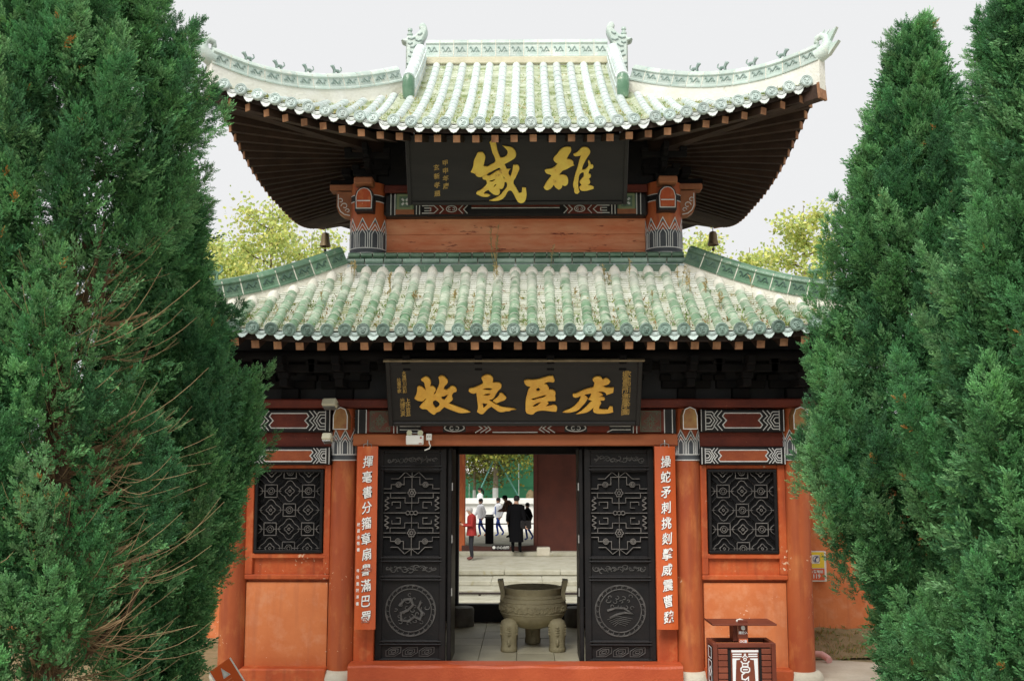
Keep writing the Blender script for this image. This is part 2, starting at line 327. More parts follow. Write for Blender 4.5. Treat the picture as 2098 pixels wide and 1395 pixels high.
# concrete apron beside the gate, worn into the soil
ap = MB(); pts = [(3.2, 11.25), (6.2, 11.25), (5.4, 11.9), (4.75, 12.6), (4.35, 13.2), (3.9, 13.35), (3.2, 13.3)]
ap.add([(x, y, 0.006) for x, y in pts] + [(x, y, -0.05) for x, y in pts], [tuple(range(7)), tuple(reversed(range(7, 14)))] + [(i, (i + 1) % 7, (i + 1) % 7 + 7, i + 7) for i in range(7)])
ap.build('path', CONCRETE)['kind'] = 'structure'
# soil banked against the garden wall
so = MB(); n = 40; m = 8; vs = []
for i in range(n + 1):
    for j in range(m + 1):
        x = 3.3 + i * 0.2; y = 13.4 + j * 0.2; vs.append((x, y, 0.012 + 0.16 * (j / m) ** 1.6 + 0.02 * math.sin(i * 1.7 + j) + random.uniform(-.012, .012)))
so.add(vs, [(i * (m + 1) + j, (i + 1) * (m + 1) + j, (i + 1) * (m + 1) + j + 1, i * (m + 1) + j + 1) for i in range(n) for j in range(m)])
so.build('soil_bank', SOIL, smooth=True)['kind'] = 'structure'
# garden walls running off both sides of the gate
for s, lab in ((1, 'orange garden wall running right behind the trees beside the gate'), (-1, 'orange garden wall running left behind the trees beside the gate')):
    r = thing('garden_wall', lab, 'wall', (XC + s * 3.6, 15.05, 0))
    b = MB(); b.box((s * 6, 0, 1.1), (12, 0.3, 2.2)); b.build('wall', PLASTER_O, r)
    b = MB(); b.prism([(-6, 2.2), (6, 2.2), (6, 2.26), (-6, 2.26)], -0.28, 0.28); b.prism([(-6, 2.26), (6, 2.26), (6, 2.4), (-6, 2.4)], -0.09, 0.09); b.build('coping', GLAZE_LO, r, loc=(s * 6, 0, 0.001))
# ------------------------------------------------------------------ the gate tower
OFF = (0, 12, 0)
gate = thing('gate_tower', 'two-storey orange gate tower with green and white tiled roofs and open black doors', 'building', (XC, 12, 0))
FINE = {'painted_lines', 'painted_ground', 'painted_points', 'painted_flower', 'carving', 'wave_relief', 'carved_flowers', 'mortar_joints', 'lattice', 'roundel', 'hinge', 'mortar_bed'}
def gp(mb, name, mat, parent=None, smooth=False):
    o = mb.build(name, mat, parent or gate, smooth, off=OFF)
    if name in FINE: o['kind'] = 'stuff'      # paintwork and carving too fine to pick apart
    return o
def Zp(py, Y): return at(1057, py, Y)[1]
def plane(Y): return lambda u, v, h: Vector((u, Y - h, v))
def gobj(name, me, mtx, parent): # shared mesh placed in gate coordinates (absolute Y)
    o = bpy.data.objects.new(name, me); COL.objects.link(o); o.parent = parent; o.matrix_local = Matrix.Translation((0, -12, 0)) @ mtx; return o

def side_pattern(x0, x1, z0, z1, lines, wd=0.011):
    """white linework of a painted beam: end bars, nested hexagon ends, zigzags, notched cartouche"""
    h = z1 - z0; zc = (z0 + z1) / 2; W = x1 - x0; L = []
    for s, xe in ((1, x0), (-1, x1)):
        q = lambda pts: L.append([(xe + s * a * h, zc - b * h) for a, b in pts])
        q([(0.02, -.5), (0.02, .5)]); q([(0.22, -.46), (0.22, .46)])
        q([(.22, -.13), (.40, -.13), (.50, 0), (.40, .13), (.22, .13)])
        q([(.22, -.27), (.46, -.27), (.64, 0), (.46, .27), (.22, .27)])
        q([(.22, -.40), (.52, -.40), (.60, -.30)]); q([(.22, .40), (.52, .40), (.60, .30)])
        q([(.78, -.46), (.60, -.24), (.78, 0), (.60, .24), (.78, .46)])
        q([(.98, -.46), (.76, -.20), (.96, 0), (.76, .20), (.98, .46)])
    a, e = 1.0 * h, 0.34 * h
    cart = [(x0 + a + .1 * h, zc + e), (x1 - a - .1 * h, zc + e), (x1 - a, zc + .2 * h), (x1 - a - .18 * h, zc), (x1 - a, zc - .2 * h), (x1 - a - .1 * h, zc - e),
            (x0 + a + .1 * h, zc - e), (x0 + a, zc - .2 * h), (x0 + a + .18 * h, zc), (x0 + a, zc + .2 * h)]
    return L, cart
def painted_beam(x0, x1, Yf, z0, z1, name, fillmat, depth=0.2):
    b = MB(); b.rbox(((x0 + x1) / 2, Yf + depth / 2, (z0 + z1) / 2), (x1 - x0, depth, z1 - z0), 0.02)
    bo = gp(b, name, BLACKPAINT)
    L, cart = side_pattern(x0 + .01, x1 - .01, z0 + .008, z1 - .008, None)
    b = MB()
    xm = (cart[0][0] + cart[1][0]) / 2; zm = (z0 + z1) / 2
    n = len(cart); b.add([(xm, Yf - .003, zm)] + [(x, Yf - .003, z) for x, z in cart], [(0, i + 1, (i + 1) % n + 1) for i in range(n)])
    gp(b, 'cartouche', fillmat, bo)
    b = MB()
    for l in L: b.strip(l, 0.011, plane(Yf - .001), 0.004)
    b.strip(cart, 0.013, plane(Yf - .0035), 0.004, True)
    gp(b, 'painted_lines', WHITELINE, bo); return bo
def chevron_band(cx, cy, r, z0, H, n, parent):
    b = MB(); b.lathe([(r + .002, z0 - .07), (r + .006, z0 - .07), (r + .006, z0 + .56 * H), (r + .002, z0 + .58 * H)], 40, (cx, cy, 0)); bo = gp(b, 'painted_band', SLATE, parent, True)
    p = 2 * math.pi * r / n
    f = lambda u, v, h: Vector((cx + (r + .006 + h) * math.sin(u / r), cy - (r + .006 + h) * math.cos(u / r), v))
    b = MB(); b2 = MB()
    for k in range(n):
        c = (k - n / 2 + .25) * p
        if abs(c / r) > 1.9: continue
        b2.add([f(c - p / 2, z0 + .56 * H, -.001), f(c + p / 2, z0 + .56 * H, -.001), f(c, z0 + H, -.001)], [(0, 1, 2)])
        b.strip([(c - p / 2, z0 + .58 * H), (c, z0 + H), (c + p / 2, z0 + .58 * H)], .012, f, .003)
        for s, zz in ((.86, .50), (.50, .46)):
            b.strip([(c - s * p / 2, z0), (c - s * p / 2, z0 + zz * H), (c, z0 + (zz + .34 * s) * H), (c + s * p / 2, z0 + zz * H), (c + s * p / 2, z0)], .010, f, .003)
    for zz in (z0 - .005, z0 - .068):
        b.strip([(t * r, zz) for t in np.linspace(-1.7, 1.7, 24)], .013, f, .003)
    gp(b2, 'painted_points', SLATE, bo); gp(b, 'painted_lines', WHITELINE, bo)

# --- lower columns and their stones
Z_CT = 3.1
for x, lab in ((-1.99, None), (1.99, None), (-3.24, None), (3.24, None)):
    b = MB(); b.lathe([(.155, .15), (.152, .9), (.148, 2.0), (.142, Z_CT)], 32, (x, 12, 0)); c = gp(b, 'column', COLUMN_P, None, True)
    chevron_band(x, 12, .146, Zp(930, 11.85), Zp(880, 11.85) - Zp(930, 11.85), 8, c)
    b = MB(); b.lathe([(.21, 0.0), (.235, .02), (.245, .07), (.225, .12), (.19, .15)], 28, (x, 12, 0)); gp(b, 'column_base', STONE, None, True)
    # rounded beam head in front of the column
    z0, z1 = Zp(880, 11.75), Zp(834, 11.75)
    b = MB(); pr = [(-.085, 0), (.085, 0), (.085, .62), (.06, .9), (0, 1), (-.06, .9), (-.085, .62)]
    b.prism([(x + a, z0 + t * (z1 - z0)) for a, t in pr], 11.68, 11.9); bh = gp(b, 'beam_head', M('beam_head_paint', (0.33, 0.20, 0.07), (0.20, 0.06, 0.03), 6, 0.6))
    b = MB(); b.strip([(x + a * .93, z0 + (t * .96 + .02) * (z1 - z0)) for a, t in pr], .010, plane(11.68), .003, True); gp(b, 'painted_lines', WHITELINE, bh)
# --- threshold
b = MB(); n = 60; xs = np.linspace(-1.86, 1.86, n); zt = Zp(1363, 11.7)
prof = lambda x: [(11.70, 0.0), (11.70, zt - .03 + .006 * math.sin(x * 7)), (11.715, zt - .008 + .005 * math.sin(x * 11)), (11.75, zt + .004 * math.sin(x * 5)), (11.97, zt), (11.97, 0.0)]
vs = []; fs = []
for i, x in enumerate(xs): vs += [(x, y, z) for y, z in prof(x)]
for i in range(n - 1):
    for j in range(6): fs.append((i * 6 + j, (i + 1) * 6 + j, (i + 1) * 6 + (j + 1) % 6, i * 6 + (j + 1) % 6))
fs += [tuple(range(6)), tuple(reversed(range((n - 1) * 6, n * 6)))]
b.add(vs, fs); gp(b, 'threshold', M('threshold_paint', (0.44, 0.085, 0.028), (0.36, 0.06, 0.02), 3, 0.5, 0.3, 40, c3=(0.75, 0.62, 0.45), s3=30, lo3=0.70, hi3=0.74))
# --- side bays
def bay(s):
    xi, xo = s * 2.13, s * 3.105; xa, xb = min(xi, xo), max(xi, xo); xm = (xa + xb) / 2; W = xb - xa
    def bx(x0, x1, y0, y1, z0, z1, name, mat, b=.008, par=None):
        m = MB(); m.rbox(((x0 + x1) / 2, (y0 + y1) / 2, (z0 + z1) / 2), (x1 - x0, y1 - y0, z1 - z0), b); return gp(m, name, mat, par)
    zp0, zp1 = Zp(1366, 11.95), Zp(1189, 11.98); wz0, wz1 = Zp(1132, 12), Zp(961, 12); zl0, zl1 = Zp(952, 11.88), Zp(915, 11.88); zu0, zu1 = Zp(885, 11.88), Zp(838, 11.88)
    bx(xa, xb, 11.80, 12.05, 0, zp0, 'sill', ORANGE, .015)
    # plaster panel, slightly bulging
    m = MB(); nx, nz = 14, 14; vs = []
    for j in range(nz + 1):
        for i in range(nx + 1):
            u, v = i / nx, j / nz
            bul = 0.028 * (math.sin(math.pi * u) * math.sin(math.pi * v)) ** .35 if 0 < u < 1 and 0 < v < 1 else 0
            vs.append((xa + .02 + (W - .04) * u, 11.965 - bul, zp0 + (zp1 - zp0 - .02) * v))
    m.add(vs, [(j * (nx + 1) + i, j * (nx + 1) + i + 1, (j + 1) * (nx + 1) + i + 1, (j + 1) * (nx + 1) + i) for j in range(nz) for i in range(nx)])
    gp(m, 'plaster_panel', PLASTER_O, None, True)
    wx0, wx1 = s * 2.61 - .395, s * 2.61 + .395
    bx(xa, xb, 12.0, 12.12, zp0, 3.15, 'bay_wall', ORANGE)
    # recessed panel below the window
    pz0, pz1 = zp1 + .015, wz0 - .005
    bx(xa, xb, 11.93, 12.02, pz0, pz0 + .055, 'rail', ORANGE); bx(xa, xb, 11.93, 12.02, pz1 - .055, pz1, 'rail', ORANGE)
    for x0, x1 in ((xa, wx0 - .01), (wx1 + .01, xb)): bx(x0, x1, 11.932, 12.02, pz0 + .056, zl0, 'stile', ORANGE)
    m = MB(); m.box(((wx0 + wx1) / 2, 11.985, (pz0 + pz1) / 2), (wx1 - wx0 + .02, .02, pz1 - pz0 - .112)); gp(m, 'inset_panel', ORANGE)
    bx(wx0 - .01, wx1 + .01, 11.94, 12.02, wz1 + .005, zl0, 'rail', ORANGE)
    painted_beam(xa, xb, 11.86, zl0, zl1, 'painted_beam', M('cartouche_orange', (0.34, 0.085, 0.03), (0.24, 0.05, 0.02), 6, 0.6, 0.4, 20, c3=(0.45, 0.2, 0.1), s3=25, lo3=.66, hi3=.72), .15)
    bx(xa, xb, 11.95, 12.02, zl1, zu0, 'board', REDBROWN)
    painted_beam(xa, xb, 11.86, zu0, zu1, 'painted_beam', REDBROWN)
    # ------------ lattice window
    win = MB(); fw = .035
    for (x0, x1, z0, z1) in ((wx0, wx1, wz0, wz0 + fw), (wx0, wx1, wz1 - fw, wz1), (wx0, wx0 + fw, wz0 + fw, wz1 - fw), (wx1 - fw, wx1, wz0 + fw, wz1 - fw)):
        win.rbox(((x0 + x1) / 2, 11.94, (z0 + z1) / 2), (x1 - x0, .05, z1 - z0), .006)
    wo = gp(win, 'window', DOORBLACK)
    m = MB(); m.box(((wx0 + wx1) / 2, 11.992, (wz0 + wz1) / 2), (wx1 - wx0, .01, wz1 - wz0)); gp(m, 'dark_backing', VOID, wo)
    x0, x1, z0, z1 = wx0 + fw, wx1 - fw, wz0 + fw, wz1 - fw; p = (x1 - x0) / 3.32; k = p / 122.; f = plane(11.965)
    oc = MB(); fl = MB()
    def put(pts, wd, mb=oc, closed=False, th=.018):
        # clip each segment to the opening
        n = len(pts); segs = [(pts[i], pts[(i + 1) % n]) for i in range(n if closed else n - 1)]
        for a, c in segs:
            t0, t1 = 0., 1.
            for q, lo, hi in ((0, x0, x1), (1, z0, z1)):
                d = c[q] - a[q]
                if abs(d) < 1e-9:
                    if not lo <= a[q] <= hi: t0, t1 = 1, 0
                else:
                    ta, tb = (lo - a[q]) / d, (hi - a[q]) / d
                    t0, t1 = max(t0, min(ta, tb)), min(t1, max(ta, tb))
            if t1 - t0 > 1e-3: mb.strip([(a[0] + (c[0] - a[0]) * t0, a[1] + (c[1] - a[1]) * t0), (a[0] + (c[0] - a[0]) * t1, a[1] + (c[1] - a[1]) * t1)], wd, f, th)
    xc = (x0 + x1) / 2; zc = (z0 + z1) / 2 + .01
    for i in range(-2, 3):
        for j in range(-3, 4):
            cx, cz = xc + i * p, zc + j * p; big = (i + j) % 2 == 1
            if big:
                put([(cx + a * k, cz + c * k) for a, c in ((40, 82), (82, 40), (82, -40), (40, -82), (-40, -82), (-82, -40), (-82, 40), (-40, 82))], .0085, oc, True)
                q = [(cx + k * 58 * (1 + .16 * math.cos(4 * t)) * math.cos(t), cz + k * 58 * (1 + .16 * math.cos(4 * t)) * math.sin(t)) for t in np.linspace(0, 2 * math.pi, 29)[:-1]]
                put(q, .006, oc, True, .013)
                q = [(cx + k * 26 * (1 + .22 * math.cos(4 * t)) * math.cos(t), cz + k * 26 * (1 + .22 * math.cos(4 * t)) * math.sin(t)) for t in np.linspace(0, 2 * math.pi, 17)[:-1]]
                put(q, .008, fl, True); put([(cx - 9 * k, cz), (cx, cz + 9 * k), (cx + 9 * k, cz), (cx, cz - 9 * k)], .008, fl, True)
                put([(cx + 55 * k, cz), (cx + 30 * k, cz)], .006); put([(cx - 55 * k, cz), (cx - 30 * k, cz)], .006)
            else:
                for rr in (22, 11): put([(cx + k * rr * math.cos(t), cz + k * rr * math.sin(t)) for t in np.linspace(0, 2 * math.pi, 13)[:-1]], .007, fl, True)
                put([(cx - 95 * k, cz), (cx - 24 * k, cz)], .006); put([(cx + 24 * k, cz), (cx + 95 * k, cz)], .006)
    gp(oc, 'lattice', LATTICE, wo); gp(fl, 'carved_flowers', LATTICE, wo)
for s in (-1, 1): bay(s)
# --- central bay: jambs, lintel, painted beam
for s in (-1, 1):
    b = MB(); b.rbox((s * 1.725, 12.0, 1.35), (.23, .14, 2.7), .01); gp(b, 'door_jamb', ORANGE)
zl0, zl1 = Zp(913, 11.86), Zp(889, 11.86)
b = MB(); b.rbox((0, 11.93, (zl0 + zl1) / 2), (3.74, .18, zl1 - zl0), .012); gp(b, 'lintel', M('lintel_paint', (0.40, 0.125, 0.045), (0.30, 0.08, 0.03), 3, 0.55, 0.2, 25, stretch=(.4, 1, 1)))
zb0, zb1 = zl1 + .004, Zp(838, 11.86)
b = MB(); b.rbox((0, 11.95, (zb0 + zb1) / 2), (3.7, .2, zb1 - zb0), .03); bm_ = gp(b, 'painted_beam', REDBROWN)
h = zb1 - zb0; b = MB(); bl = MB(); YF = 11.85
for s in (-1, 1):
    q = lambda pts, wd=.012: b.strip([(s * u, zb0 + v * h) for u, v in pts], wd, plane(YF - .001), .004)
    q([(1.81, .02), (1.81, .98)]); q([(1.72, .02), (1.72, .98)]); q([(1.40, .02), (1.40, .98)]); q([(1.36, .02), (1.36, .98)])
    for xx0, xx1 in ((1.715, 1.85), (.0, 0.0)):
        if xx1 > xx0: bl.box((s * (xx0 + xx1) / 2, YF - .001, (zb0 + zb1) / 2), (xx1 - xx0, .004, h * .96))
    bl.box((s * 1.22, YF - .001, zb0 + .26 * h), (.27, .004, h * .46))
    q([(1.33, .16), (1.12, .16), (1.06, .06)]); q([(1.33, .30), (1.10, .30), (1.02, .44)]); q([(1.33, .42), (1.14, .42), (1.10, .50)])
    q([(.46, .04), (.38, .22), (.46, .42)]); q([(.40, .04), (.32, .22), (.40, .42)]); q([(.34, .04), (.28, .18), (.34, .40)])
    # cloud scroll
    cx, cz = s * .70, zb0 + .24 * h
    b.strip([(cx + .115 * math.cos(t), cz + .042 * math.sin(t)) for t in np.linspace(0, 2 * math.pi, 19)[:-1]], .013, plane(YF - .004), .005, True)
    for e in (-1, 1): b.strip([(cx + e * (.03 + .022 * math.cos(t)), cz - .004 + .02 * math.sin(t)) for t in np.linspace(-2.6, 2.2, 10)], .009, plane(YF - .004), .004)
    bl.strip([(cx - .13, cz), (cx + .13, cz)], .10, plane(YF - .001), .002)
    # flower panel
    fc = (s * 1.56, zb0 + .5 * h)
    gl = MB(); gl.box((fc[0], YF - .002, fc[1]), (.24, .006, h * .86)); gp(gl, 'flower_panel', M('flower_ground', (0.16, 0.045, 0.03), (0.08, 0.09, 0.07), 7, .7), bm_)
    fl = MB(); f2 = plane(YF - .005)
    for k in range(8):
        t = k * math.pi / 4; r_ = .075 if k % 2 == 0 else .055
        px_ = [(fc[0] + r_ * math.cos(t + e) * g, fc[1] + r_ * math.sin(t + e) * g) for e, g in ((0, .25), (.35, .7), (0, 1.05), (-.35, .7))]
        fl.strip(px_, .006, f2, .003, True)
    for ex in (-1, 1):
        for ez in (-1, 1):
            cc = (fc[0] + ex * .085, fc[1] + ez * .085)
            fl.strip([(cc[0] + .022 * math.cos(t) * (1 - t / 9), cc[1] + .022 * math.sin(t) * (1 - t / 9)) for t in np.linspace(0, 5, 10)], .006, f2, .003)
    fl.strip([(fc[0] + a * .115, fc[1] + c * h * .41) for a, c in ((-1, -1), (1, -1), (1, 1), (-1, 1))], .006, f2, .003, True)
    gp(fl, 'painted_flower', GREENP, bm_)
b.strip([(-.26, zb0 + .06 * h), (.26, zb0 + .06 * h)], .013, plane(YF - .001), .004)
gp(bl, 'painted_ground', BLACKPAINT, bm_); gp(b, 'painted_lines', WHITELINE, bm_)
# --- doors
def scroll(mb, cx, cz, w_, h_, f, n, seed, wd=.007, th=.008):
    r_ = random.Random(seed)
    for k in range(n):
        x = cx - w_ / 2 + w_ * (k + .5) / n; z = cz + r_.uniform(-.2, .2) * h_; rr = r_.uniform(.28, .48) * h_; sg = r_.choice((-1, 1)); a0 = r_.uniform(0, 6.28)
        mb.strip([(x + rr * (1 - t / 8) * math.cos(a0 + sg * t), z + rr * (1 - t / 8) * .8 * math.sin(a0 + sg * t)) for t in np.linspace(0, 4.6, 9)], wd, f, th)
def door_leaf(x0, x1, seed, kind):
    z0, z1 = Zp(1361, 12.03), Zp(919, 12.03); W = x1 - x0; xm = (x0 + x1) / 2; Y0 = 12.0
    zz = lambda py: Zp(py, 12.03)
    b = MB(); st = .075
    for a, c in ((x0, x0 + st), (x1 - st, x1)): b.rbox(((a + c) / 2, 12.03, (z0 + z1) / 2), (c - a, .06, z1 - z0), .008)
    for pa, pb in ((919, 929), (953, 967), (1138, 1153), (1177, 1190), (1310, 1322), (1347, 1361)):
        b.rbox((xm, 12.031, (zz(pa) + zz(pb)) / 2), (W - 2 * st, .055, zz(pa) - zz(pb)), .008)
    d = gp(b, 'door', DOORBLACK)
    mo = MB()      # raised mouldings that catch the light
    for py in (922, 955, 962, 1142, 1149, 1181, 1187, 1313, 1319, 1350, 1356):
        mo = MB(); mo.tube([(x0 + .05, Y0 - .004, zz(py)), (x1 - .05, Y0 - .004, zz(py))], .010, 8); gp(mo, 'moulding', DOORBLACK, d, True)
    for nm, pa, pb in (('carved_panel', 929, 953), ('carved_panel', 1153, 1177), ('roundel_panel', 1190, 1310), ('carved_panel', 1322, 1347)):
        b = MB(); b.box((xm, 12.035, (zz(pa) + zz(pb)) / 2), (W - 2 * st + .01, .02, zz(pa) - zz(pb))); gp(b, nm, DOORBLACK, d)
    f = plane(12.024); cv = MB()
    for pc in (941, 1165):
        scroll(cv, xm, zz(pc), W - 2 * st - .06, .11, f, 9, seed + pc, .010, .011)
        scroll(cv, xm, zz(pc), W - 2 * st - .06, .07, f, 12, seed + pc + 1, .008, .010)
    zc = zz(1334.5)
    for k in range(3):       # interlocking frets
        cx = xm + (k - 1) * .19
        for e in (1, .62, .3): cv.strip([(cx + a * .085 * e, zc + c * .05 * e) for a, c in ((-1, .2), (-1, -1), (.2, -1), (1, -.2), (1, 1), (-.2, 1))], .009, f, .010, True)
    gp(cv, 'carving', DOORCARVE, d)
    # roundel
    ro = MB(); cz = zz(1250); r0 = .285
    for rr, wd in ((r0, .017), (r0 - .045, .012)): ro.strip([(xm + rr * math.cos(t), cz + rr * math.sin(t)) for t in np.linspace(0, 2 * math.pi, 49)[:-1]], wd, f, .010, True)
    for k in range(26):
        t = 2 * math.pi * k / 26; c, s_ = math.cos(t), math.sin(t)
        ro.strip([(xm + (r0 - .036) * c - .012 * s_, cz + (r0 - .036) * s_ + .012 * c), (xm + (r0 - .012) * c - .012 * s_, cz + (r0 - .012) * s_ + .012 * c), (xm + (r0 - .012) * c + .012 * s_, cz + (r0 - .012) * s_ - .012 * c)], .009, f, .010)
    if kind == 0:   # coiled beast among clouds
        body = [(-.13, .05), (-.07, .12), (.0, .13), (.03, .06), (-.03, .0), (-.11, -.03), (-.10, -.11), (-.02, -.12), (.05, -.07), (.11, -.10), (.14, -.03), (.09, .03), (.12, .10)]
        ro.strip([(xm + a, cz + c) for a, c in body], .028, f, .016)
        for k in range(22):
            a_ = k * 2.4; q_ = .19 * math.sqrt((k + .5) / 22); scroll(ro, xm + q_ * math.cos(a_), cz + q_ * math.sin(a_), .08, .075, f, 1, seed + 7 * k, .009, .012)
    else:           # bird over hills
        body = [(-.15, .0), (-.06, .03), (.04, .03), (.13, -.03), (.05, -.02), (-.04, -.04), (-.12, -.08)]
        ro.strip([(xm + a, cz + c) for a, c in body], .024, f, .015)
        for k in range(5): ro.strip([(xm - .15 + .02 * k, cz - .10 - .018 * k), (xm - .03, cz - .06 - .02 * k), (xm + .14 - .02 * k, cz - .09 - .02 * k)], .007, f, .009)
        for k in range(12): scroll(ro, xm - .14 + .28 * k / 11, cz + .10 + .06 * math.sin(k * 2.1), .08, .075, f, 1, seed + 7 * k, .009, .012)
    gp(ro, 'roundel', DOORCARVE, d)
    # lattice
    lz1, lz0 = zz(967), zz(1138); H = lz1 - lz0; lw = W - 2 * st
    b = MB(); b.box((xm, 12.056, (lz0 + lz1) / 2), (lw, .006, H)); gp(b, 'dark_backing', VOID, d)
    la = MB(); fl = MB(); g = plane(12.045)
    X = lambda u: xm + (u - .5) * lw
    Zv = lambda v: lz1 - v * H
    S = lambda pts, wd=.0085: la.strip([(X(u), Zv(v)) for u, v in pts], wd, g, .022)
    for v in (.25, .49, .73): S([(.0, v), (.40, v)]); S([(.60, v), (1., v)])
    for v in (.37, .61): S([(.38, v), (.62, v)])
    S([(.5, 0), (.5, .20)]); S([(.5, .30), (.5, .45)], .007); S([(.5, .53), (.5, .68)], .007); S([(.5, .78), (.5, 1)])
    for e in (0, 1):
        F = lambda u: u if e == 0 else 1 - u
        for t, G in ((0, lambda v: v), (1, lambda v: .98 - v)):
            S([(F(.13), G(.08)), (F(.26), G(.08)), (F(.38), G(.0))]); S([(F(.5), G(.06)), (F(.38), G(.0))], .006)
            S([(F(.13), G(.15)), (F(.36), G(.15)), (F(.36), G(.06)), (F(.5), G(.06))]); S([(F(.13), G(.15)), (F(.13), G(.20)), (F(.0), G(.20))])
            S([(F(.12), G(.31)), (F(.38), G(.31)), (F(.38), G(.37))]); S([(F(.12), G(.25)), (F(.12), G(.31))])
            S([(F(.15), G(.36)), (F(.30), G(.36)), (F(.30), G(.43)), (F(.22), G(.43))]); S([(F(.15), G(.36)), (F(.15), G(.40))])
            fl.strip([(X(F(.055)) + .022 * math.sin(q * 1.3), Zv(G(.30 + .012 * q))) for q in range(14)], .014, g, .02)
            cc = (X(F(.26)), Zv(G(.15)))
            for rr in (.030, .016): fl.strip([(cc[0] + rr * math.cos(q), cc[1] + rr * math.sin(q)) for q in np.linspace(0, 2 * math.pi, 15)[:-1]], .009, g, .028, True)
    for v in (.25, .73):
        cc = (X(.5), Zv(v))
        fl.strip([(cc[0] + .042 * (1 + .15 * math.cos(6 * q)) * math.cos(q), cc[1] + .042 * (1 + .15 * math.cos(6 * q)) * math.sin(q)) for q in np.linspace(0, 2 * math.pi, 25)[:-1]], .012, g, .028, True)
        fl.strip([(cc[0] + .018 * math.cos(q), cc[1] + .018 * math.sin(q)) for q in np.linspace(0, 2 * math.pi, 13)[:-1]], .014, g, .032, True)
    for du in (-.045, 0, .045): fl.strip([(X(.5) + du + .022 * math.cos(q), Zv(.49) + .022 * math.sin(q)) for q in np.linspace(0, 2 * math.pi, 13)[:-1]], .010, g, .026, True)
    gp(la, 'lattice', LATTICE, d); gp(fl, 'carved_flowers', LATTICE, d)
door_leaf(-1.605, -.80, 11, 0); door_leaf(.80, 1.605, 23, 1)
for s in (-1, 1):        # inner leaves folded back into the passage
    b = MB(); z0, z1 = Zp(1361, 12.03), Zp(919, 12.03)
    b.rbox((s * .765, 12.40, (z0 + z1) / 2), (.05, .66, z1 - z0), .008); d = gp(b, 'folded_door', DOORBLACK)
    m = MB()
    for zz_ in (.9, 1.5, 2.1): m.box((s * .735, 12.09, zz_ * (z1 - z0) / 2.44 + z0 - .1), (.012, .03, .09))
    gp(m, 'hinge', METAL, d)
# --- inside: floor, walls, ceiling, rear opening
fl = sheet('hall_floor', XC - 3.1, XC + 3.1, 11.97, 16.5, -0.03, SLAB)
sl = MB(); sl.rbox((0, 0, 0), (.475, .555, .06), .004); slm = sl.mesh('paving_slab', SLAB)
for j in range(8):
    for i in range(-4, 5):
        x = XC - .24 + i * .48; y = 12.25 + j * .56
        o = link('paving_slab', slm, fl, (x, y, 0.0 + random.uniform(-.003, .003)))
DW = M('dim_red_wall', (0.12, 0.035, 0.02), (0.07, 0.022, 0.015), 3, 0.8)
for s in (-1, 1):
    b = MB(); b.box((s * 3.16, 14.2, 1.6), (.1, 4.3, 3.2)); gp(b, 'side_wall', PLASTER_O)
for s in (-1, 1):
    b = MB(); b.box((s * 2.02, 16.36, 1.6), (2.17, .1, 3.2)); gp(b, 'rear_wall', BLACKPAINT)
b = MB()
for s in (-1, 1): b.rbox((s * .98, 16.3, 1.5), (.09, .12, 3.0), .01)
b.rbox((0, 16.3, 2.75), (2.0, .12, .3), .01); gp(b, 'rear_door_frame', BLACKPAINT)
zr = at(1065, 1236, 16.3)[1]
b = MB(); b.rbox((0, 16.3, zr / 2), (2.06, .14, zr), .012); gp(b, 'rear_threshold', BLACKPAINT)
for s, px in ((-1, 948), (1, 1180)):
    x = at(px, 1245, 15.8)[0] - XC; b = MB(); b.lathe([(.16, 0), (.17, .02), (.17, .26), (.155, .285), (.13, .29)], 24, (x, 15.85, .02)); gp(b, 'stone_drum', M('dark_stone', (0.10, 0.09, 0.075), (0.16, 0.15, 0.12), 8, .7), None, True)
b = MB(); b.box((0, 14.2, 3.16), (6.3, 4.4, .1)); gp(b, 'ceiling', SOFFIT)
# --- black bracket zone under the lower eave
b = MB(); b.box((0, 12.06, 3.76), (7.1, .12, 1.24)); gp(b, 'bracket_board', BLACKPAINT)
b = MB(); b.rbox((0, 11.93, 3.155), (7.0, .26, .10), .015); gp(b, 'plate_beam', REDBROWN)
def bracket(x, Yw, z, sc_=1.0, mat=BLACKWOOD):
    b = MB(); q = lambda cx, cy, cz, sx, sy, sz: b.rbox((x + cx * sc_, Yw + cy * sc_, z + cz * sc_), (sx * sc_, sy * sc_, sz * sc_), .006)
    q(0, 0, .06, .2, .2, .12); q(0, -.02, .17, .56, .09, .09); q(0, -.18, .17, .09, .52, .09)
    for e in (-.24, .24): q(e, -.02, .25, .12, .12, .07)
    q(0, -.40, .25, .12, .12, .07); q(0, -.40, .33, .7, .08, .09); q(0, -.30, .33, .085, .66, .09)
    for e in (-.3, 0, .3): q(e, -.40, .41, .11, .11, .07)
    q(0, -.60, .40, .085, .22, .10)
    return gp(b, 'bracket_set', mat)
for x in (-3.24, -2.62, -1.99, -1.2, -.4, .4, 1.2, 1.99, 2.62, 3.24): bracket(x, 11.98, 3.21)
for y, z in ((11.58, 3.68), (11.98, 3.62)):
    b = MB(); b.tube([(-4.0, y, z), (4.0, y, z)], .07, 10); gp(b, 'purlin', BLACKWOOD, None, True)

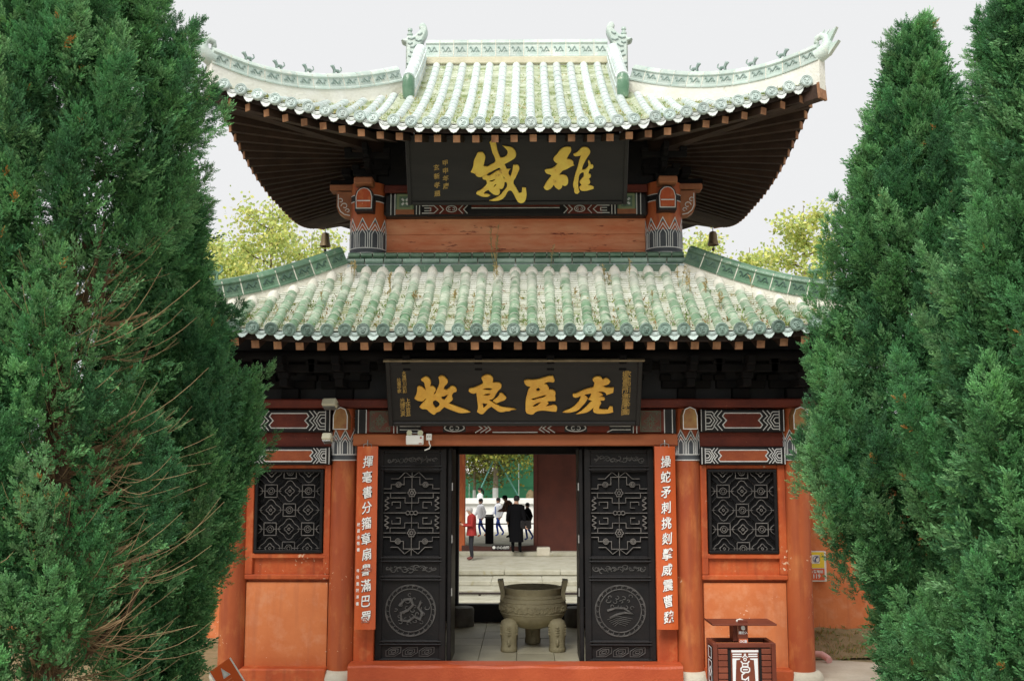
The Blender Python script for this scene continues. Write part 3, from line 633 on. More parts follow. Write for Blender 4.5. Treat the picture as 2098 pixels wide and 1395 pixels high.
# ------------------------------------------------------------------ tiles
def arch(mb, p0, p1, xd, r0, r1, n=8, m0=0):
    """half-round cover tile from p0 (low end) to p1 (high end)"""
    p0, p1, xd = Vector(p0), Vector(p1), Vector(xd).normalized(); d = (p1 - p0).normalized(); up = xd.cross(d).normalized()
    vs = []
    def ring(p, r):
        for k in range(n + 1):
            t = math.pi * k / n; vs.append(p + xd * (r * math.cos(t)) + up * (r * 1.05 * math.sin(t)))
    L = (p1 - p0).length
    ring(p0, r0 * .82); ring(p0, r0); ring(p0 + d * .010, r0 * 1.0); ring(p0 + d * .011, r0 * .985); ring(p1, r1)
    o = mb.mi
    for i in range(4):
        mb.mi = o if i in (3,) else (1 if i in (1, 2) else o)
        base = len(mb.v) if i == 0 else base
        if i == 0: mb.v.extend([tuple(v) for v in vs])
        for k in range(n):
            mb.f.append((base + i * (n + 1) + k, base + i * (n + 1) + k + 1, base + (i + 1) * (n + 1) + k + 1, base + (i + 1) * (n + 1) + k)); mb.m.append(mb.mi)
    mb.mi = o
def frame(p0, p1, xd=(1, 0, 0)):
    """matrix: local y up the slope, local x across, local z off the surface"""
    d = (Vector(p1) - Vector(p0)).normalized(); x = Vector(xd).normalized(); z = x.cross(d).normalized(); x = d.cross(z).normalized()
    return Matrix(((x.x, d.x, z.x, p0[0]), (x.y, d.y, z.y, p0[1]), (x.z, d.z, z.z, p0[2]), (0, 0, 0, 1)))
def disc_mesh(name, r, mat):
    b = MB(); n = 20
    prof = [(0, -.016), (r * .34, -.015), (r * .40, -.006), (r * .66, -.006), (r * .70, -.016), (r * .80, -.016), (r * .84, -.008), (r * .9, -.018), (r, -.014), (r, .03)]
    vs = [];
    for rr, y in prof:
        for j in range(n): t = 2 * math.pi * j / n; vs.append((rr * math.cos(t), y, rr * math.sin(t)))
    b.add(vs, [(i * n + j, (i + 1) * n + j, (i + 1) * n + (j + 1) % n, i * n + (j + 1) % n) for i in range(len(prof) - 1) for j in range(n)])
    for ex in (-1, 1): b.box((ex * r * .28, -.018, r * .2), (r * .2, .014, r * .12))
    b.box((0, -.02, -r * .02), (r * .16, .018, r * .3)); b.box((0, -.018, -r * .42), (r * .6, .012, r * .10))
    return b.mesh(name, mat, True)
def drip_mesh(name, w_, dep, mat):
    """hanging scalloped lip of a pan tile"""
    b = MB(); n = 12; top = []; bot = []
    for k in range(n + 1):
        u = k / n * 2 - 1; zt_ = -.35 * w_ * (1 - u * u) * .45; sc_ = (1 - abs(u) ** 2.2); zb = zt_ - dep * sc_ - .012 + .006 * abs(math.sin(k * 1.57))
        top.append((u * w_ / 2, 0, zt_)); bot.append((u * w_ / 2, -.03 * sc_, zb))
    vs = top + bot + [(x, y + .012, z) for x, y, z in top] + [(x, y + .012, z) for x, y, z in bot]; m_ = n + 1
    fs = [(k, k + 1, m_ + k + 1, m_ + k) for k in range(n)] + [(2 * m_ + k, 3 * m_ + k, 3 * m_ + k + 1, 2 * m_ + k + 1) for k in range(n)] + [(m_ + k, m_ + k + 1, 3 * m_ + k + 1, 3 * m_ + k) for k in range(n)]
    b.add(vs, fs)
    for rr in (.75, .5):
        b.strip([(u * w_ / 2 * rr, -.35 * w_ * .30 - dep * rr * .75 * (1 - u * u)) for u in np.linspace(-1, 1, 9)], .008, lambda u, v, hh: Vector((u, -.018 - hh, v)), .006)
    return b.mesh(name, mat)
def pan_channel(mb, pts, xd, wd, step=.05):
    """overlapping concave pan tiles down one channel; pts from low to high"""
    P = [Vector(p) for p in pts]; xd = Vector(xd); tot = sum((P[i + 1] - P[i]).length for i in range(len(P) - 1)); n = max(1, int(tot / step))
    def pos(s):
        a = 0
        for i in range(len(P) - 1):
            l = (P[i + 1] - P[i]).length
            if a + l >= s or i == len(P) - 2: return P[i] + (P[i + 1] - P[i]) * min(1.2, (s - a) / l), (P[i + 1] - P[i]).normalized()
            a += l
    for k in range(n):
        p, d = pos(k * step); q, _ = pos((k + 1) * step + .01); up = xd.cross(d).normalized(); j = random.uniform(-.004, .004)
        vs = []
        for pp, hh in ((p, .004), (p, .017 + j), (q, .003)):
            for u in (-1, -.4, .4, 1): vs.append(pp + xd * (u * wd / 2) + up * (hh + .030 * u * u))
        mb.add(vs, [(r * 4 + c, r * 4 + c + 1, r * 4 + 5 + c, r * 4 + 4 + c) for r in range(2) for c in range(3)])
def patch(mb, fn, n, m, th):
    """solid slab over fn(s, t) with s, t in 0..1; the underside is th lower"""
    T = [fn(i / n, j / m) for j in range(m + 1) for i in range(n + 1)]; k = len(T)
    mb.add(T + [Vector(p) - Vector((0, 0, th)) for p in T],
           [(j * (n + 1) + i, j * (n + 1) + i + 1, (j + 1) * (n + 1) + i + 1, (j + 1) * (n + 1) + i) for j in range(m) for i in range(n)] +
           [(k + j * (n + 1) + i, k + (j + 1) * (n + 1) + i, k + (j + 1) * (n + 1) + i + 1, k + j * (n + 1) + i + 1) for j in range(m) for i in range(n)] +
           [(i, i + 1, k + i + 1, k + i) for i in range(n)] + [(j * (n + 1), (j + 1) * (n + 1), k + (j + 1) * (n + 1), k + j * (n + 1)) for j in range(m)] +
           [(j * (n + 1) + n, (j + 1) * (n + 1) + n, k + (j + 1) * (n + 1) + n, k + j * (n + 1) + n) for j in range(m)])

# ------------------------------------------------------------------ lower roof
LX, LTX, LY0, LY1 = 4.2, 2.07, 10.85, 12.32
LRUN = LY1 - LY0
def lo_z(t, c): return 3.86 + .72 * t + .24 * t * t + .26 * max(0, 1 - c / 2.0) ** 1.8 * max(0, 1 - t * 1.3)
def lo_front(x, d):
    return Vector((x, LY0 + d, lo_z(d / LRUN, LX - abs(x))))
def lo_dmax(x): return LRUN if abs(x) < LTX else LRUN * (LX - abs(x)) / (LX - LTX)
lroof = None
b = MB()
def fr(s, t):
    hw = LX - (LX - LTX) * t; x = -hw + 2 * hw * s; return Vector((x, LY0 + t * LRUN, lo_z(t, LX - abs(x)) - .015))
patch(b, fr, 44, 8, .09)
YB0 = 17.4; YB1 = 15.95
for s_ in (-1, 1):
    def sd(s, t, s_=s_):
        y0 = LY0 + LRUN * t; y1 = YB0 - (YB0 - YB1) * t; y = y0 + (y1 - y0) * s; return Vector((s_ * (LX - (LX - LTX) * t), y, lo_z(t, min(y - LY0, YB0 - y)) - .015))
    patch(b, sd, 24, 8, .09)
def bk(s, t):
    hw = LX - (LX - LTX) * t; x = -hw + 2 * hw * s; return Vector((x, YB0 - t * (YB0 - YB1), lo_z(t, LX - abs(x)) - .015))
patch(b, bk, 24, 8, .09)
lroof = gp(b, 'lower_roof', M('roof_bed_dark', (0.030, 0.019, 0.014), (0.020, 0.013, 0.010), 5, .9, .3), None)
SP = .2
tb = MB(); arch(tb, (0, 0, 0), (0, .215, 0), (1, 0, 0), .0625, .0595); tile_me = tb.mesh('barrel_tile', [TILE_LO, MORTAR], True)
disc_lo = disc_mesh('eave_disc', .071, DISC_LO); drip_lo = drip_mesh('drip_tile', .17, .09, DRIP)
pan = MB(); cap = MB(); cap.lathe([(.066, -.09), (.074, -.04), (.066, .02), (.045, .07), (.022, .10), (0, .105)], 12); cap_me = cap.mesh('mortar_cap', MORTAR, True)
for k in range(-20, 21):
    x = k * SP
    dm = lo_dmax(x) - (.10 if abs(x) < LTX else .12)
    if dm < .12: continue
    slope = math.hypot(dm, lo_z(dm / LRUN, 9) - lo_z(0, 9)); n = max(1, round(slope / .205)); xj = random.uniform(-.008, .008)
    for i in range(n):
        p0 = lo_front(x + xj + random.uniform(-.003, .003), dm * i / n); p1 = lo_front(x + xj, dm * (i + 1) / n); p0.z += .012; p1.z += .008
        mt = frame(p0, p1) @ Matrix.Rotation(random.gauss(0, .018), 4, 'Z') @ Matrix.Diagonal((random.uniform(.96, 1.05), (p1 - p0).length / .205, random.uniform(.95, 1.05), 1))
        gobj('barrel_tile', tile_me, mt, lroof)
    p = lo_front(x + xj, 0); gobj('eave_disc', disc_lo, Matrix.Translation((p.x, p.y - .036, p.z + .022)) @ Matrix.Rotation(R(random.uniform(-16, 6)), 4, 'X') @ Matrix.Rotation(random.uniform(-.3, .3), 4, 'Y') @ Matrix.Rotation(random.gauss(0, .08), 4, 'Z'), lroof)
    p = lo_front(x + xj, dm); gobj('mortar_cap', cap_me, Matrix.Translation((p.x, p.y - .01, p.z + .022)) @ Matrix.Rotation(R(-40), 4, 'X') @ Matrix.Diagonal((random.uniform(.9, 1.1), random.uniform(.8, 1.1), random.uniform(.85, 1.1), 1)), lroof)
cl = MB(); cl.prism([(.085 * math.cos(t), .075 * math.sin(t) + .06) for t in np.linspace(math.pi, 2 * math.pi, 9)] + [(.085, .085), (-.085, .085)], -.015, .015); clos_me = cl.mesh('closure_tile', GLAZE_LO)
for k in range(-20, 20):
    x = (k + .5) * SP; dm = lo_dmax(x)
    if dm < .1: continue
    pan_channel(pan, [lo_front(x, dm * i / 8) for i in range(9)], (1, 0, 0), .17, .058)
    if abs(x) < LTX: gobj('closure_tile', clos_me, Matrix.Translation((x, LY1 - .075, lo_z(1, 9) - .045)), lroof)
    p = lo_front(x, 0); gobj('drip_tile', drip_lo, Matrix.Translation((p.x, p.y - .012, p.z + .022)) @ Matrix.Rotation(R(random.uniform(-14, -4)), 4, 'X') @ Matrix.Diagonal((1, 1, random.uniform(.9, 1.1), 1)), lroof)
gp(pan, 'pan_tiles', PANBED, lroof)['kind'] = 'stuff'
def side_tiles(fn, y0, y1, s_, r_, mat, par, dmx):
    """cover tiles of a side slope, seen only edge-on from the front"""
    mb = MB(); n = int((y1 - y0) / .2)
    for k in range(1, n):
        y = y0 + (y1 - y0) * k / n; dm = dmx(y)
        if dm < .15: continue
        m_ = max(2, int(dm / .25))
        for i in range(m_): arch(mb, fn(y, dm * i / m_), fn(y, dm * (i + 1) / m_), (0, -s_, 0), r_, r_ * .9, 6)
    gp(mb, 'side_slope_tiles', [mat, MORTAR], par, True)['kind'] = 'stuff'
for s_ in (-1, 1):
    srun = LX - LTX
    side_tiles(lambda y, d, s_=s_: Vector((s_ * (LX - d), y, lo_z(d / srun, min(y - LY0, YB0 - y)) + .012)), LY0, YB0, s_, .06, TILE_LO, lroof,
               lambda y: min(srun, srun * (y - LY0) / LRUN - .1, srun * (YB0 - y) / (YB0 - YB1) - .1))
# straight ridge against the upper wall: two courses of half-round tiles on pale bands
zt = lo_z(1, 9)
b = MB(); b.rbox((0, LY1 + .02, zt + .025), (4.2, .16, .055), .01); gp(b, 'ridge_band', M('pale_blue_band', (0.42, 0.50, 0.50), (0.52, 0.58, 0.57), 5, .5), lroof)
b = MB(); b.rbox((0, LY1 + .09, zt + .075), (4.16, .18, .045), .008); b.rbox((0, LY1 + .14, zt + .155), (4.14, .2, .04), .008); b.rbox((0, LY1 + .17, zt + .21), (4.12, .2, .025), .006); gp(b, 'mortar_bed', MORTAR, lroof)
rt = MB(); rt.tube([(-.070, 0, 0), (.070, 0, 0)], .036, 12); rt_me = rt.mesh('ridge_tile', GLAZE_LO, True); rt2 = MB(); rt2.tube([(-.108, 0, 0), (.108, 0, 0)], .037, 12); rt2_me = rt2.mesh('ridge_tile', M('ridge_row_glaze', (0.15, 0.25, 0.19), (0.28, 0.38, 0.32), 5, .3, .2, 50, spec=.5, rnd=.25), True)
for i in range(27): gobj('ridge_tile', rt_me, Matrix.Translation((-1.98 + i * .1525, LY1 + .035, zt + .178)), lroof)
for i in range(18): gobj('ridge_tile', rt2_me, Matrix.Translation((-1.955 + i * .23, LY1 - .01, zt + .098)), lroof)
# hip ridges: row of glazed blocks with a wave in relief
def ridge_run(pts, name, wd, hh, mats, relief, par, side, base_h, base_mat, nseg_len=.2, wave=True):
    P = [Vector(p) for p in pts]
    bm2 = MB()
    for i in range(len(P) - 1):       # plaster bed under the blocks
        a, c = P[i], P[i + 1]; d = (c - a); d.z = 0; nrm = Vector((d.y, -d.x, 0)).normalized() * (wd * .42)
        lo_ = Vector((0, 0, -base_h - .12)); bm2.add([a - nrm + lo_, a + nrm + lo_, c + nrm + lo_, c - nrm + lo_, a - nrm, a + nrm, c + nrm, c - nrm], [(0, 3, 2, 1), (4, 5, 6, 7), (0, 1, 5, 4), (1, 2, 6, 5), (2, 3, 7, 6), (3, 0, 4, 7)])
    gp(bm2, 'plaster_bed', base_mat, par)
    for i in range(len(P) - 1):
        a, c = P[i], P[i + 1]; d = (c - a); L = d.length; d.normalize(); hd = Vector((d.x, d.y, 0)).normalized(); nrm = Vector((hd.y, -hd.x, 0)) * side; up = nrm.cross(d).normalized()
        if up.z < 0: up = -up
        mb = MB(); g = .006; w2 = wd / 2
        def V(u, v, hgt): return a + d * u + up * v + nrm * hgt
        sec = [(-w2, .0), (w2, .0), (w2, .02), (w2 * .86, .03), (w2 * .86, hh * .72), (w2, hh * .76), (w2 * 1.05, hh * .82)] + [(w2 * .9 * math.cos(t), hh * .84 + w2 * .8 * math.sin(t)) for t in np.linspace(0, math.pi, 7)] + [(-w2 * 1.05, hh * .82), (-w2, hh * .76), (-w2 * .86, hh * .72), (-w2 * .86, .03), (-w2, .02)]
        m_ = len(sec); vs = [V(g, v, u) for u, v in sec] + [V(L - g, v, u) for u, v in sec]
        mb.add(vs, [tuple(range(m_)), tuple(reversed(range(m_, 2 * m_)))] + [(k, (k + 1) % m_, m_ + (k + 1) % m_, m_ + k) for k in range(m_)])
        o = gp(mb, name, mats, par, True)
        if wave:
            mb = MB(); f = lambda u, v, h_: V(u, v, w2 * .86 + h_)
            cz = .03 + (hh * .69) / 2
            mb.strip([(L * (.16 + .68 * q / 14), cz + hh * .12 * math.sin(q * 2 * math.pi * 1.75 / 14 + .5)) for q in range(15)], .016, f, .010)
            for q in (.34, .66): mb.strip([(L * q + .016 * math.cos(t), cz - hh * .16 + .014 * math.sin(t)) for t in np.linspace(.3, 3.6, 6)], .008, f, .006)
            gp(mb, 'wave_relief', relief, par)
    mb = MB()
    for i in range(1, len(P) - 1):     # pale joints between blocks
        a = P[i]; d = (P[i + 1] - P[i - 1]).normalized(); hd = Vector((d.x, d.y, 0)).normalized(); nrm = Vector((hd.y, -hd.x, 0)); up = nrm.cross(d); up = up if up.z > 0 else -up
        mb.bar(a + up * .004, a + up * (hh * .97), wd * .9, .012, d)
    gp(mb, 'mortar_joints', MORTAR, par)
def beast_mesh(name, mat):
    b = MB(); b.tube([(-.07, 0, .07), (-.03, 0, .085), (.03, 0, .08), (.07, 0, .09)], [.022, .035, .03, .03], 8)
    b.tube([(.06, 0, .09), (.085, 0, .135), (.115, 0, .15), (.145, 0, .14)], [.03, .034, .03, .014], 8)
    for x, y in ((-.05, .022), (-.05, -.022), (.055, .022), (.055, -.022)): b.tube([(x, y, .08), (x + .01, y, .04), (x, y, -.01)], [.018, .013, .015], 6)
    b.tube([(-.07, 0, .08), (-.11, 0, .12), (-.10, 0, .17), (-.075, 0, .18)], [.016, .015, .012, .006], 6)
    for y in (.018, -.018): b.tube([(.085, y, .155), (.08, y * 1.3, .185)], [.010, .003], 5)
    return b.mesh(name, mat, True)
beast_lo = beast_mesh('ridge_beast', GLAZE_LO); beast_up = beast_mesh('ridge_beast', RELIEF_UP)
for s in (-1, 1):
    pts = []
    for i in range(13):
        t = 1 - i / 12; x = LX - (LX - LTX) * t; pts.append((s * x, LY0 + LRUN * t, lo_z(t, LX - x) + .065 + .05 * (1 - t) ** 3))
    ridge_run(pts, 'hip_ridge_tile', .15, .20, GLAZE_LO, VERDIGRIS, lroof, s, .06, MORTAR)
    for i in (7.6, 10.2):
        k = int(i); a = Vector(pts[k]).lerp(Vector(pts[k + 1]), i - k); d = Vector(pts[k + 1]) - Vector(pts[k])
        gobj('ridge_beast', beast_lo, Matrix.Translation(a + Vector((0, 0, .235))) @ Matrix.Rotation(math.atan2(d.y, d.x), 4, 'Z'), lroof)
# rafters of the lower eave
rf = MB(); rf.rbox((0, .6, 0), (.085, 1.2, .085), .006); 
def rafter(a, c, name, par, w_=.085, h_=.085):
    a, c = Vector(a), Vector(c); mb = MB(); d = (c - a).normalized(); mb.bar(a, c, w_, h_); o = gp(mb, name, DARKWOOD, par)
    mb = MB(); mb.bar(c, c + d * .012, w_ * .98, h_ * .98); gp(mb, 'rafter_end', ENDWOOD, o); return o
for k in range(-17, 18):
    x = k * .235 + .05; z = lo_z(.02, LX - abs(x)) - .155; xi = max(-3.3, min(3.3, x)); rafter((xi, 12.0, 4.15), (x + random.uniform(-.008, .008), LY0 + .05, z + random.uniform(-.006, .006)), 'rafter', lroof)
b = MB()
for i in range(44):     # fascia board just behind the drip tiles
    x0, x1 = -4.18 + i * .19, -4.18 + (i + 1) * .19; b.bar((x0, LY0 + .045, lo_z(0, LX - abs(x0)) - .078), (x1, LY0 + .045, lo_z(0, LX - abs(x1)) - .078), .05, .045)
gp(b, 'fascia', DARKWOOD, lroof)

# ------------------------------------------------------------------ upper storey
UY = 12.66; UC = 12.66
zw0, zw1 = zt + .1, Zp(447, UY)
for k in range(3):      # weathered wall boards
    h3 = (zw1 - zw0) / 3; b = MB(); b.rbox((0, UY + .05 + .003 * k, zw0 + h3 * (k + .5)), (3.3, .06, h3 - .003), .004); gp(b, 'wall_board', PEELING)
b = MB(); b.box((0, 14.35, 5.7), (3.56, 3.1, 1.9)); gp(b, 'upper_core', BLACKPAINT)
for s in (-1, 1):
    x = s * 1.86; b = MB(); b.lathe([(.226, zt + .02), (.226, 5.3), (.222, 5.95)], 36, (x, UC, 0)); c = gp(b, 'upper_column', COLUMN_P, None, True)
    zc0 = Zp(506, UC - .22); chevron_band(x, UC, .224, zc0, Zp(446, UC - .22) - zc0, 9, c)
    f = lambda u, v, h_: Vector((x + (.226 + h_) * math.sin(u / .226), UC - (.226 + h_) * math.cos(u / .226), v))
    b = MB(); zn = Zp(404, UC - .22)
    b.lathe([(.2255, zn - .035), (.229, zn - .035), (.229, zn + .035), (.2255, zn + .035)], 36, (x, UC, 0)); gp(b, 'black_band', BLACKPAINT, c, True)
    b = MB()
    for dz in (-.04, .04): b.strip([(t * .226, zn + dz) for t in np.linspace(-1.6, 1.6, 24)], .011, f, .005)
    gp(b, 'painted_lines', WHITELINE, c)
    # round-topped beam head, cap block
    z0, z1 = Zp(428, 12.25), Zp(381, 12.25); YH = 12.26
    pr = [(-.10, 0), (.10, 0), (.105, .55), (.085, .82), (.045, .96), (0, 1), (-.045, .96), (-.085, .82), (-.105, .55)]
    b = MB(); b.prism([(x + a * 1.12, z0 - .01 + t * (z1 - z0 + .02)) for a, t in pr], YH + .02, 12.55); bh = gp(b, 'beam_head', BLACKPAINT)
    b = MB(); b.prism([(x + a * .86, z0 + .03 + t * (z1 - z0 - .05)) for a, t in pr], YH, YH + .03); gp(b, 'beam_face', ORANGE, bh)
    b = MB(); b.strip([(x + a * .92, z0 + .02 + t * (z1 - z0 - .035)) for a, t in pr], .012, plane(YH + .012), .008, True); b.bar((x - .08, YH - .004, z0 + .11), (x + .08, YH - .004, z0 + .11), .008, .012); gp(b, 'painted_lines', WHITELINE, bh)
    b = MB(); b.rbox((x, 12.29, Zp(371, 12.25)), (.23, .22, .085), .012); gp(b, 'cap_block', M('orange_brown', (0.32, 0.125, 0.055), (0.22, 0.075, 0.035), 6, .6))
    # carved bracket outside the column
    z2, z3 = Zp(447, 12.6), Zp(394, 12.6); xo = x + s * .39
    b = MB(); po = [(x + s * .2, z2), (x + s * .30, z2 + .02), (x + s * .36, z2 + .06), (xo, z2 + .14), (xo, z3), (x + s * .2, z3)]
    b.prism(po if s > 0 else po[::-1], 12.56, 12.72); cb = gp(b, 'carved_bracket', M('orange_brown', (0.42, 0.15, 0.055)))
    b = MB(); b.strip([(u, v) for u, v in [(x + s * .22, z2 + .03), (x + s * .29, z2 + .045), (x + s * .34, z2 + .085), (xo - s * .02, z2 + .15), (xo - s * .02, z3 - .03)]], .012, plane(12.559), .004)
    for cx_, cz_, rr in ((x + s * .29, z2 + .15, .045), (x + s * .34, z2 + .22, .035), (x + s * .25, z2 + .09, .03)):
        b.strip([(cx_ + s * rr * (1 - t / 9) * math.cos(t), cz_ + rr * (1 - t / 9) * math.sin(t)) for t in np.linspace(0, 5.4, 12)], .010, plane(12.559), .004)
    gp(b, 'painted_lines', WHITELINE, cb)
    b = MB(); b.rbox((x + s * .30, UC, Zp(385, 12.6)), (.36, .22, .075), .01); gp(b, 'bracket_board', M('orange_brown', (0.42, 0.15, 0.055)))
zb0, zb1 = Zp(443, 12.54), Zp(396, 12.54); h = zb1 - zb0; YF = 12.52
b = MB(); b.rbox((0, 12.62, (zb0 + zb1) / 2), (3.3, .2, h), .03); ub = gp(b, 'painted_beam', BLACKPAINT)
b = MB(); b.rbox((0, 12.62, zb1 + .055), (3.3, .22, .10), .012); gp(b, 'plate_beam', REDBROWN)
b = MB(); rd = MB()
for s in (-1, 1):
    q = lambda pts, wd=.012: b.strip([(s * u, zb0 + v * h) for u, v in pts], wd, plane(YF - .004), .004)
    q([(1.56, .04), (1.56, .96)]); q([(1.51, .04), (1.51, .96)]); q([(1.24, .06), (1.24, .5)]); q([(1.20, .06), (1.20, .5)])
    gl = MB(); gl.box((s * 1.385, YF - .003, zb0 + .62 * h), (.23, .006, .62 * h)); gp(gl, 'flower_panel', GREENP, ub)
    gl = MB(); gl.box((s * 1.385, YF - .003, zb0 + .18 * h), (.23, .006, .22 * h)); gp(gl, 'flower_panel', M('orange_brown', (0.42, 0.15, 0.055)), ub)
    for k in range(4):
        t = math.pi / 4 + k * math.pi / 2; fc = (s * 1.385, zb0 + .62 * h)
        b.strip([(fc[0] + math.cos(t) * .018, fc[1] + math.sin(t) * .018), (fc[0] + math.cos(t) * .055, fc[1] + math.sin(t) * .055)], .026, plane(YF - .006), .004)
    gl = MB(); gl.strip([(s * 1.385 + a * .085, zb0 + .62 * h + c * .085) for a, c in ((-1, -1), (1, -1), (1, 1), (-1, 1))], .03, plane(YF - .006), .003, True); gp(gl, 'painted_border', M('moss_green', (0.20, 0.24, 0.13)), ub)
    rd.box((s * .86, YF - .002, zb0 + .28 * h), (.44, .006, .40 * h))
    q([(1.17, .44), (1.02, .44), (.97, .28), (1.02, .12), (1.17, .12)]); q([(1.14, .34), (1.06, .34), (1.06, .22), (1.14, .22)])
    q([(.95, .46), (.90, .28), (.95, .10)]); q([(.66, .46), (.71, .28), (.66, .10)]); q([(.60, .46), (.65, .28), (.60, .10)])
    cx, cz = s * .80, zb0 + .30 * h
    b.strip([(cx + .065 * math.cos(t), cz + .04 * math.sin(t)) for t in np.linspace(0, 2 * math.pi, 17)[:-1]], .011, plane(YF - .006), .005, True)
    for e in (-1, 1): b.strip([(cx + e * (.025 + .016 * math.cos(t)), cz + .016 * math.sin(t)) for t in np.linspace(-2.6, 2.2, 8)], .008, plane(YF - .006), .004)
b.strip([(-.55, zb0 + .34 * h), (.55, zb0 + .34 * h)], .013, plane(YF - .004), .004)
rd.box((0, YF - .002, zb0 + .44 * h), (1.1, .006, .12 * h)); gp(rd, 'painted_ground', REDBROWN, ub); gp(b, 'painted_lines', WHITELINE, ub)
b = MB(); b.box((0, 12.74, 6.15), (3.7, .08, .8)); gp(b, 'bracket_board', BLACKPAINT)
for x in (-1.83, -1.1, -.37, .37, 1.1, 1.83): bracket(x, 12.62, 5.98, .8)
for s in (-1, 1):
    for y in (13.2, 14.2, 15.2):
        b = MB(); b.rbox((s * 2.0, y, 6.03), (.5, .1, .1), .006); b.rbox((s * 2.1, y, 6.13), (.7, .09, .09), .006); b.rbox((s * 2.2, y, 6.22), (.12, .6, .09), .006); gp(b, 'bracket_set', BLACKWOOD)

# ------------------------------------------------------------------ upper roof
UX, UHY, UYC, GX = 3.37, 3.1, 14.1, 1.5
def up_z(d, c):
    t = d / 3.1; return 6.19 + 1.43 * t + .5 * t * t + .50 * max(0, 1 - c / 2.6) ** 1.8 * max(0, 1 - d / 1.8)
def up_front(x, d): return Vector((x, UYC - UHY + d, up_z(d, UX - abs(x))))
def up_dmax(x): return UHY if abs(x) < GX else UX - abs(x)
b = MB()
for yy in (-1, 1):
    def fr(s, t, yy=yy):
        d = t * UHY; hw = max(GX, UX - d); x = -hw + 2 * hw * s; return Vector((x, UYC + yy * (UHY - d), up_z(d, UX - abs(x)) - .015))
    patch(b, fr, 40, 14, .08)
for s_ in (-1, 1):
    def sd(s, t, s_=s_):
        d = t * (UX - GX); y = -(UHY - d) + 2 * (UHY - d) * s; return Vector((s_ * (UX - d), UYC + y, up_z(d, UHY - abs(y)) - .015))
    patch(b, sd, 30, 9, .08)
uroof = gp(b, 'upper_roof', M('roof_bed_dark', (0.030, 0.019, 0.014), (0.020, 0.013, 0.010), 5, .9, .3))
disc_up = disc_mesh('eave_disc', .067, DISC_UP); drip_up = drip_mesh('drip_tile', .165, .095, M('pale_drip', (0.62, 0.65, 0.62), (0.5, 0.55, 0.52), 9, .5, .4, 60, rnd=.15))
pan = MB(); USP = .19
for k in range(-17, 18):
    x = k * USP; dm = up_dmax(x) - (.06 if abs(x) < GX - .02 else .10)
    if abs(abs(x) - GX) < .03: x += .04 * (1 if x > 0 else -1); dm = up_dmax(x) - .1
    if dm < .08: dm = .10
    n = max(1, round(dm * 1.17 / .22)); mb = MB(); x += random.uniform(-.006, .006)
    for i in range(n):
        p0, p1 = up_front(x, dm * i / n), up_front(x, dm * (i + 1) / n); p0.z += .013; p1.z += .008
        arch(mb, p0, p1, (1, 0, 0), .0565 * random.uniform(.99, 1.02), .0555)
    gp(mb, 'tile_row', [TILE_UP, TILE_UP], uroof, True)
    p = up_front(x, 0); gobj('eave_disc', disc_up, Matrix.Translation((p.x, p.y - .036, p.z + .020)) @ Matrix.Rotation(R(random.uniform(-14, 0)), 4, 'X') @ Matrix.Rotation(random.uniform(-.3, .3), 4, 'Y'), uroof)
for k in range(-17, 17):
    x = (k + .5) * USP; dm = up_dmax(x) - .02
    if dm < .08: continue
    pan_channel(pan, [up_front(x, dm * i / 12) for i in range(13)], (1, 0, 0), .165, .06)
    p = up_front(x, 0); gobj('drip_tile', drip_up, Matrix.Translation((p.x, p.y - .012, p.z + .020)) @ Matrix.Rotation(R(random.uniform(-14, -4)), 4, 'X'), uroof)
gp(pan, 'pan_tiles', PANUP, uroof)['kind'] = 'stuff'
for s_ in (-1, 1):
    side_tiles(lambda y, d, s_=s_: Vector((s_ * (UX - d), y, up_z(d, UHY - abs(y - UYC)) + .012)), UYC - UHY, UYC + UHY, s_, .055, TILE_UP, uroof,
               lambda y: min(UX - GX, UHY - abs(y - UYC) - .1))
# gable ends
for s in (-1, 1):
    b = MB(); pts = [(UYC - UHY + d, up_z(d, 9)) for d in np.linspace(UX - GX, UHY, 9)]; pts = pts + [(2 * UYC - y, z) for y, z in reversed(pts[:-1])]
    zb = up_z(UX - GX, 9) - .1; poly = pts + [(pts[-1][0], zb), (pts[0][0], zb)]; n = len(poly)
    b.add([(s * 1.40, y, z - .02) for y, z in poly] + [(s * 1.46, y, z - .02) for y, z in poly], [tuple(range(n)), tuple(reversed(range(n, 2 * n)))] + [(i, (i + 1) % n, n + (i + 1) % n, n + i) for i in range(n)])
    gp(b, 'gable_wall', REDBROWN)
# main ridge
zr0 = up_z(UHY, 9)
b = MB(); b.rbox((0, UYC, zr0 + .03), (2.66, .22, .10), .01); gp(b, 'plaster_bed', M('ochre_plaster', (0.62, 0.58, 0.44), (0.50, 0.47, 0.34), 6, .9, .3), uroof)
ridge_run([(-1.30 + i * .2, UYC, zr0 + .09) for i in range(14)], 'ridge_tile', .16, .255, GLAZE_UP, RELIEF_UP, uroof, 1, .02, MORTAR)
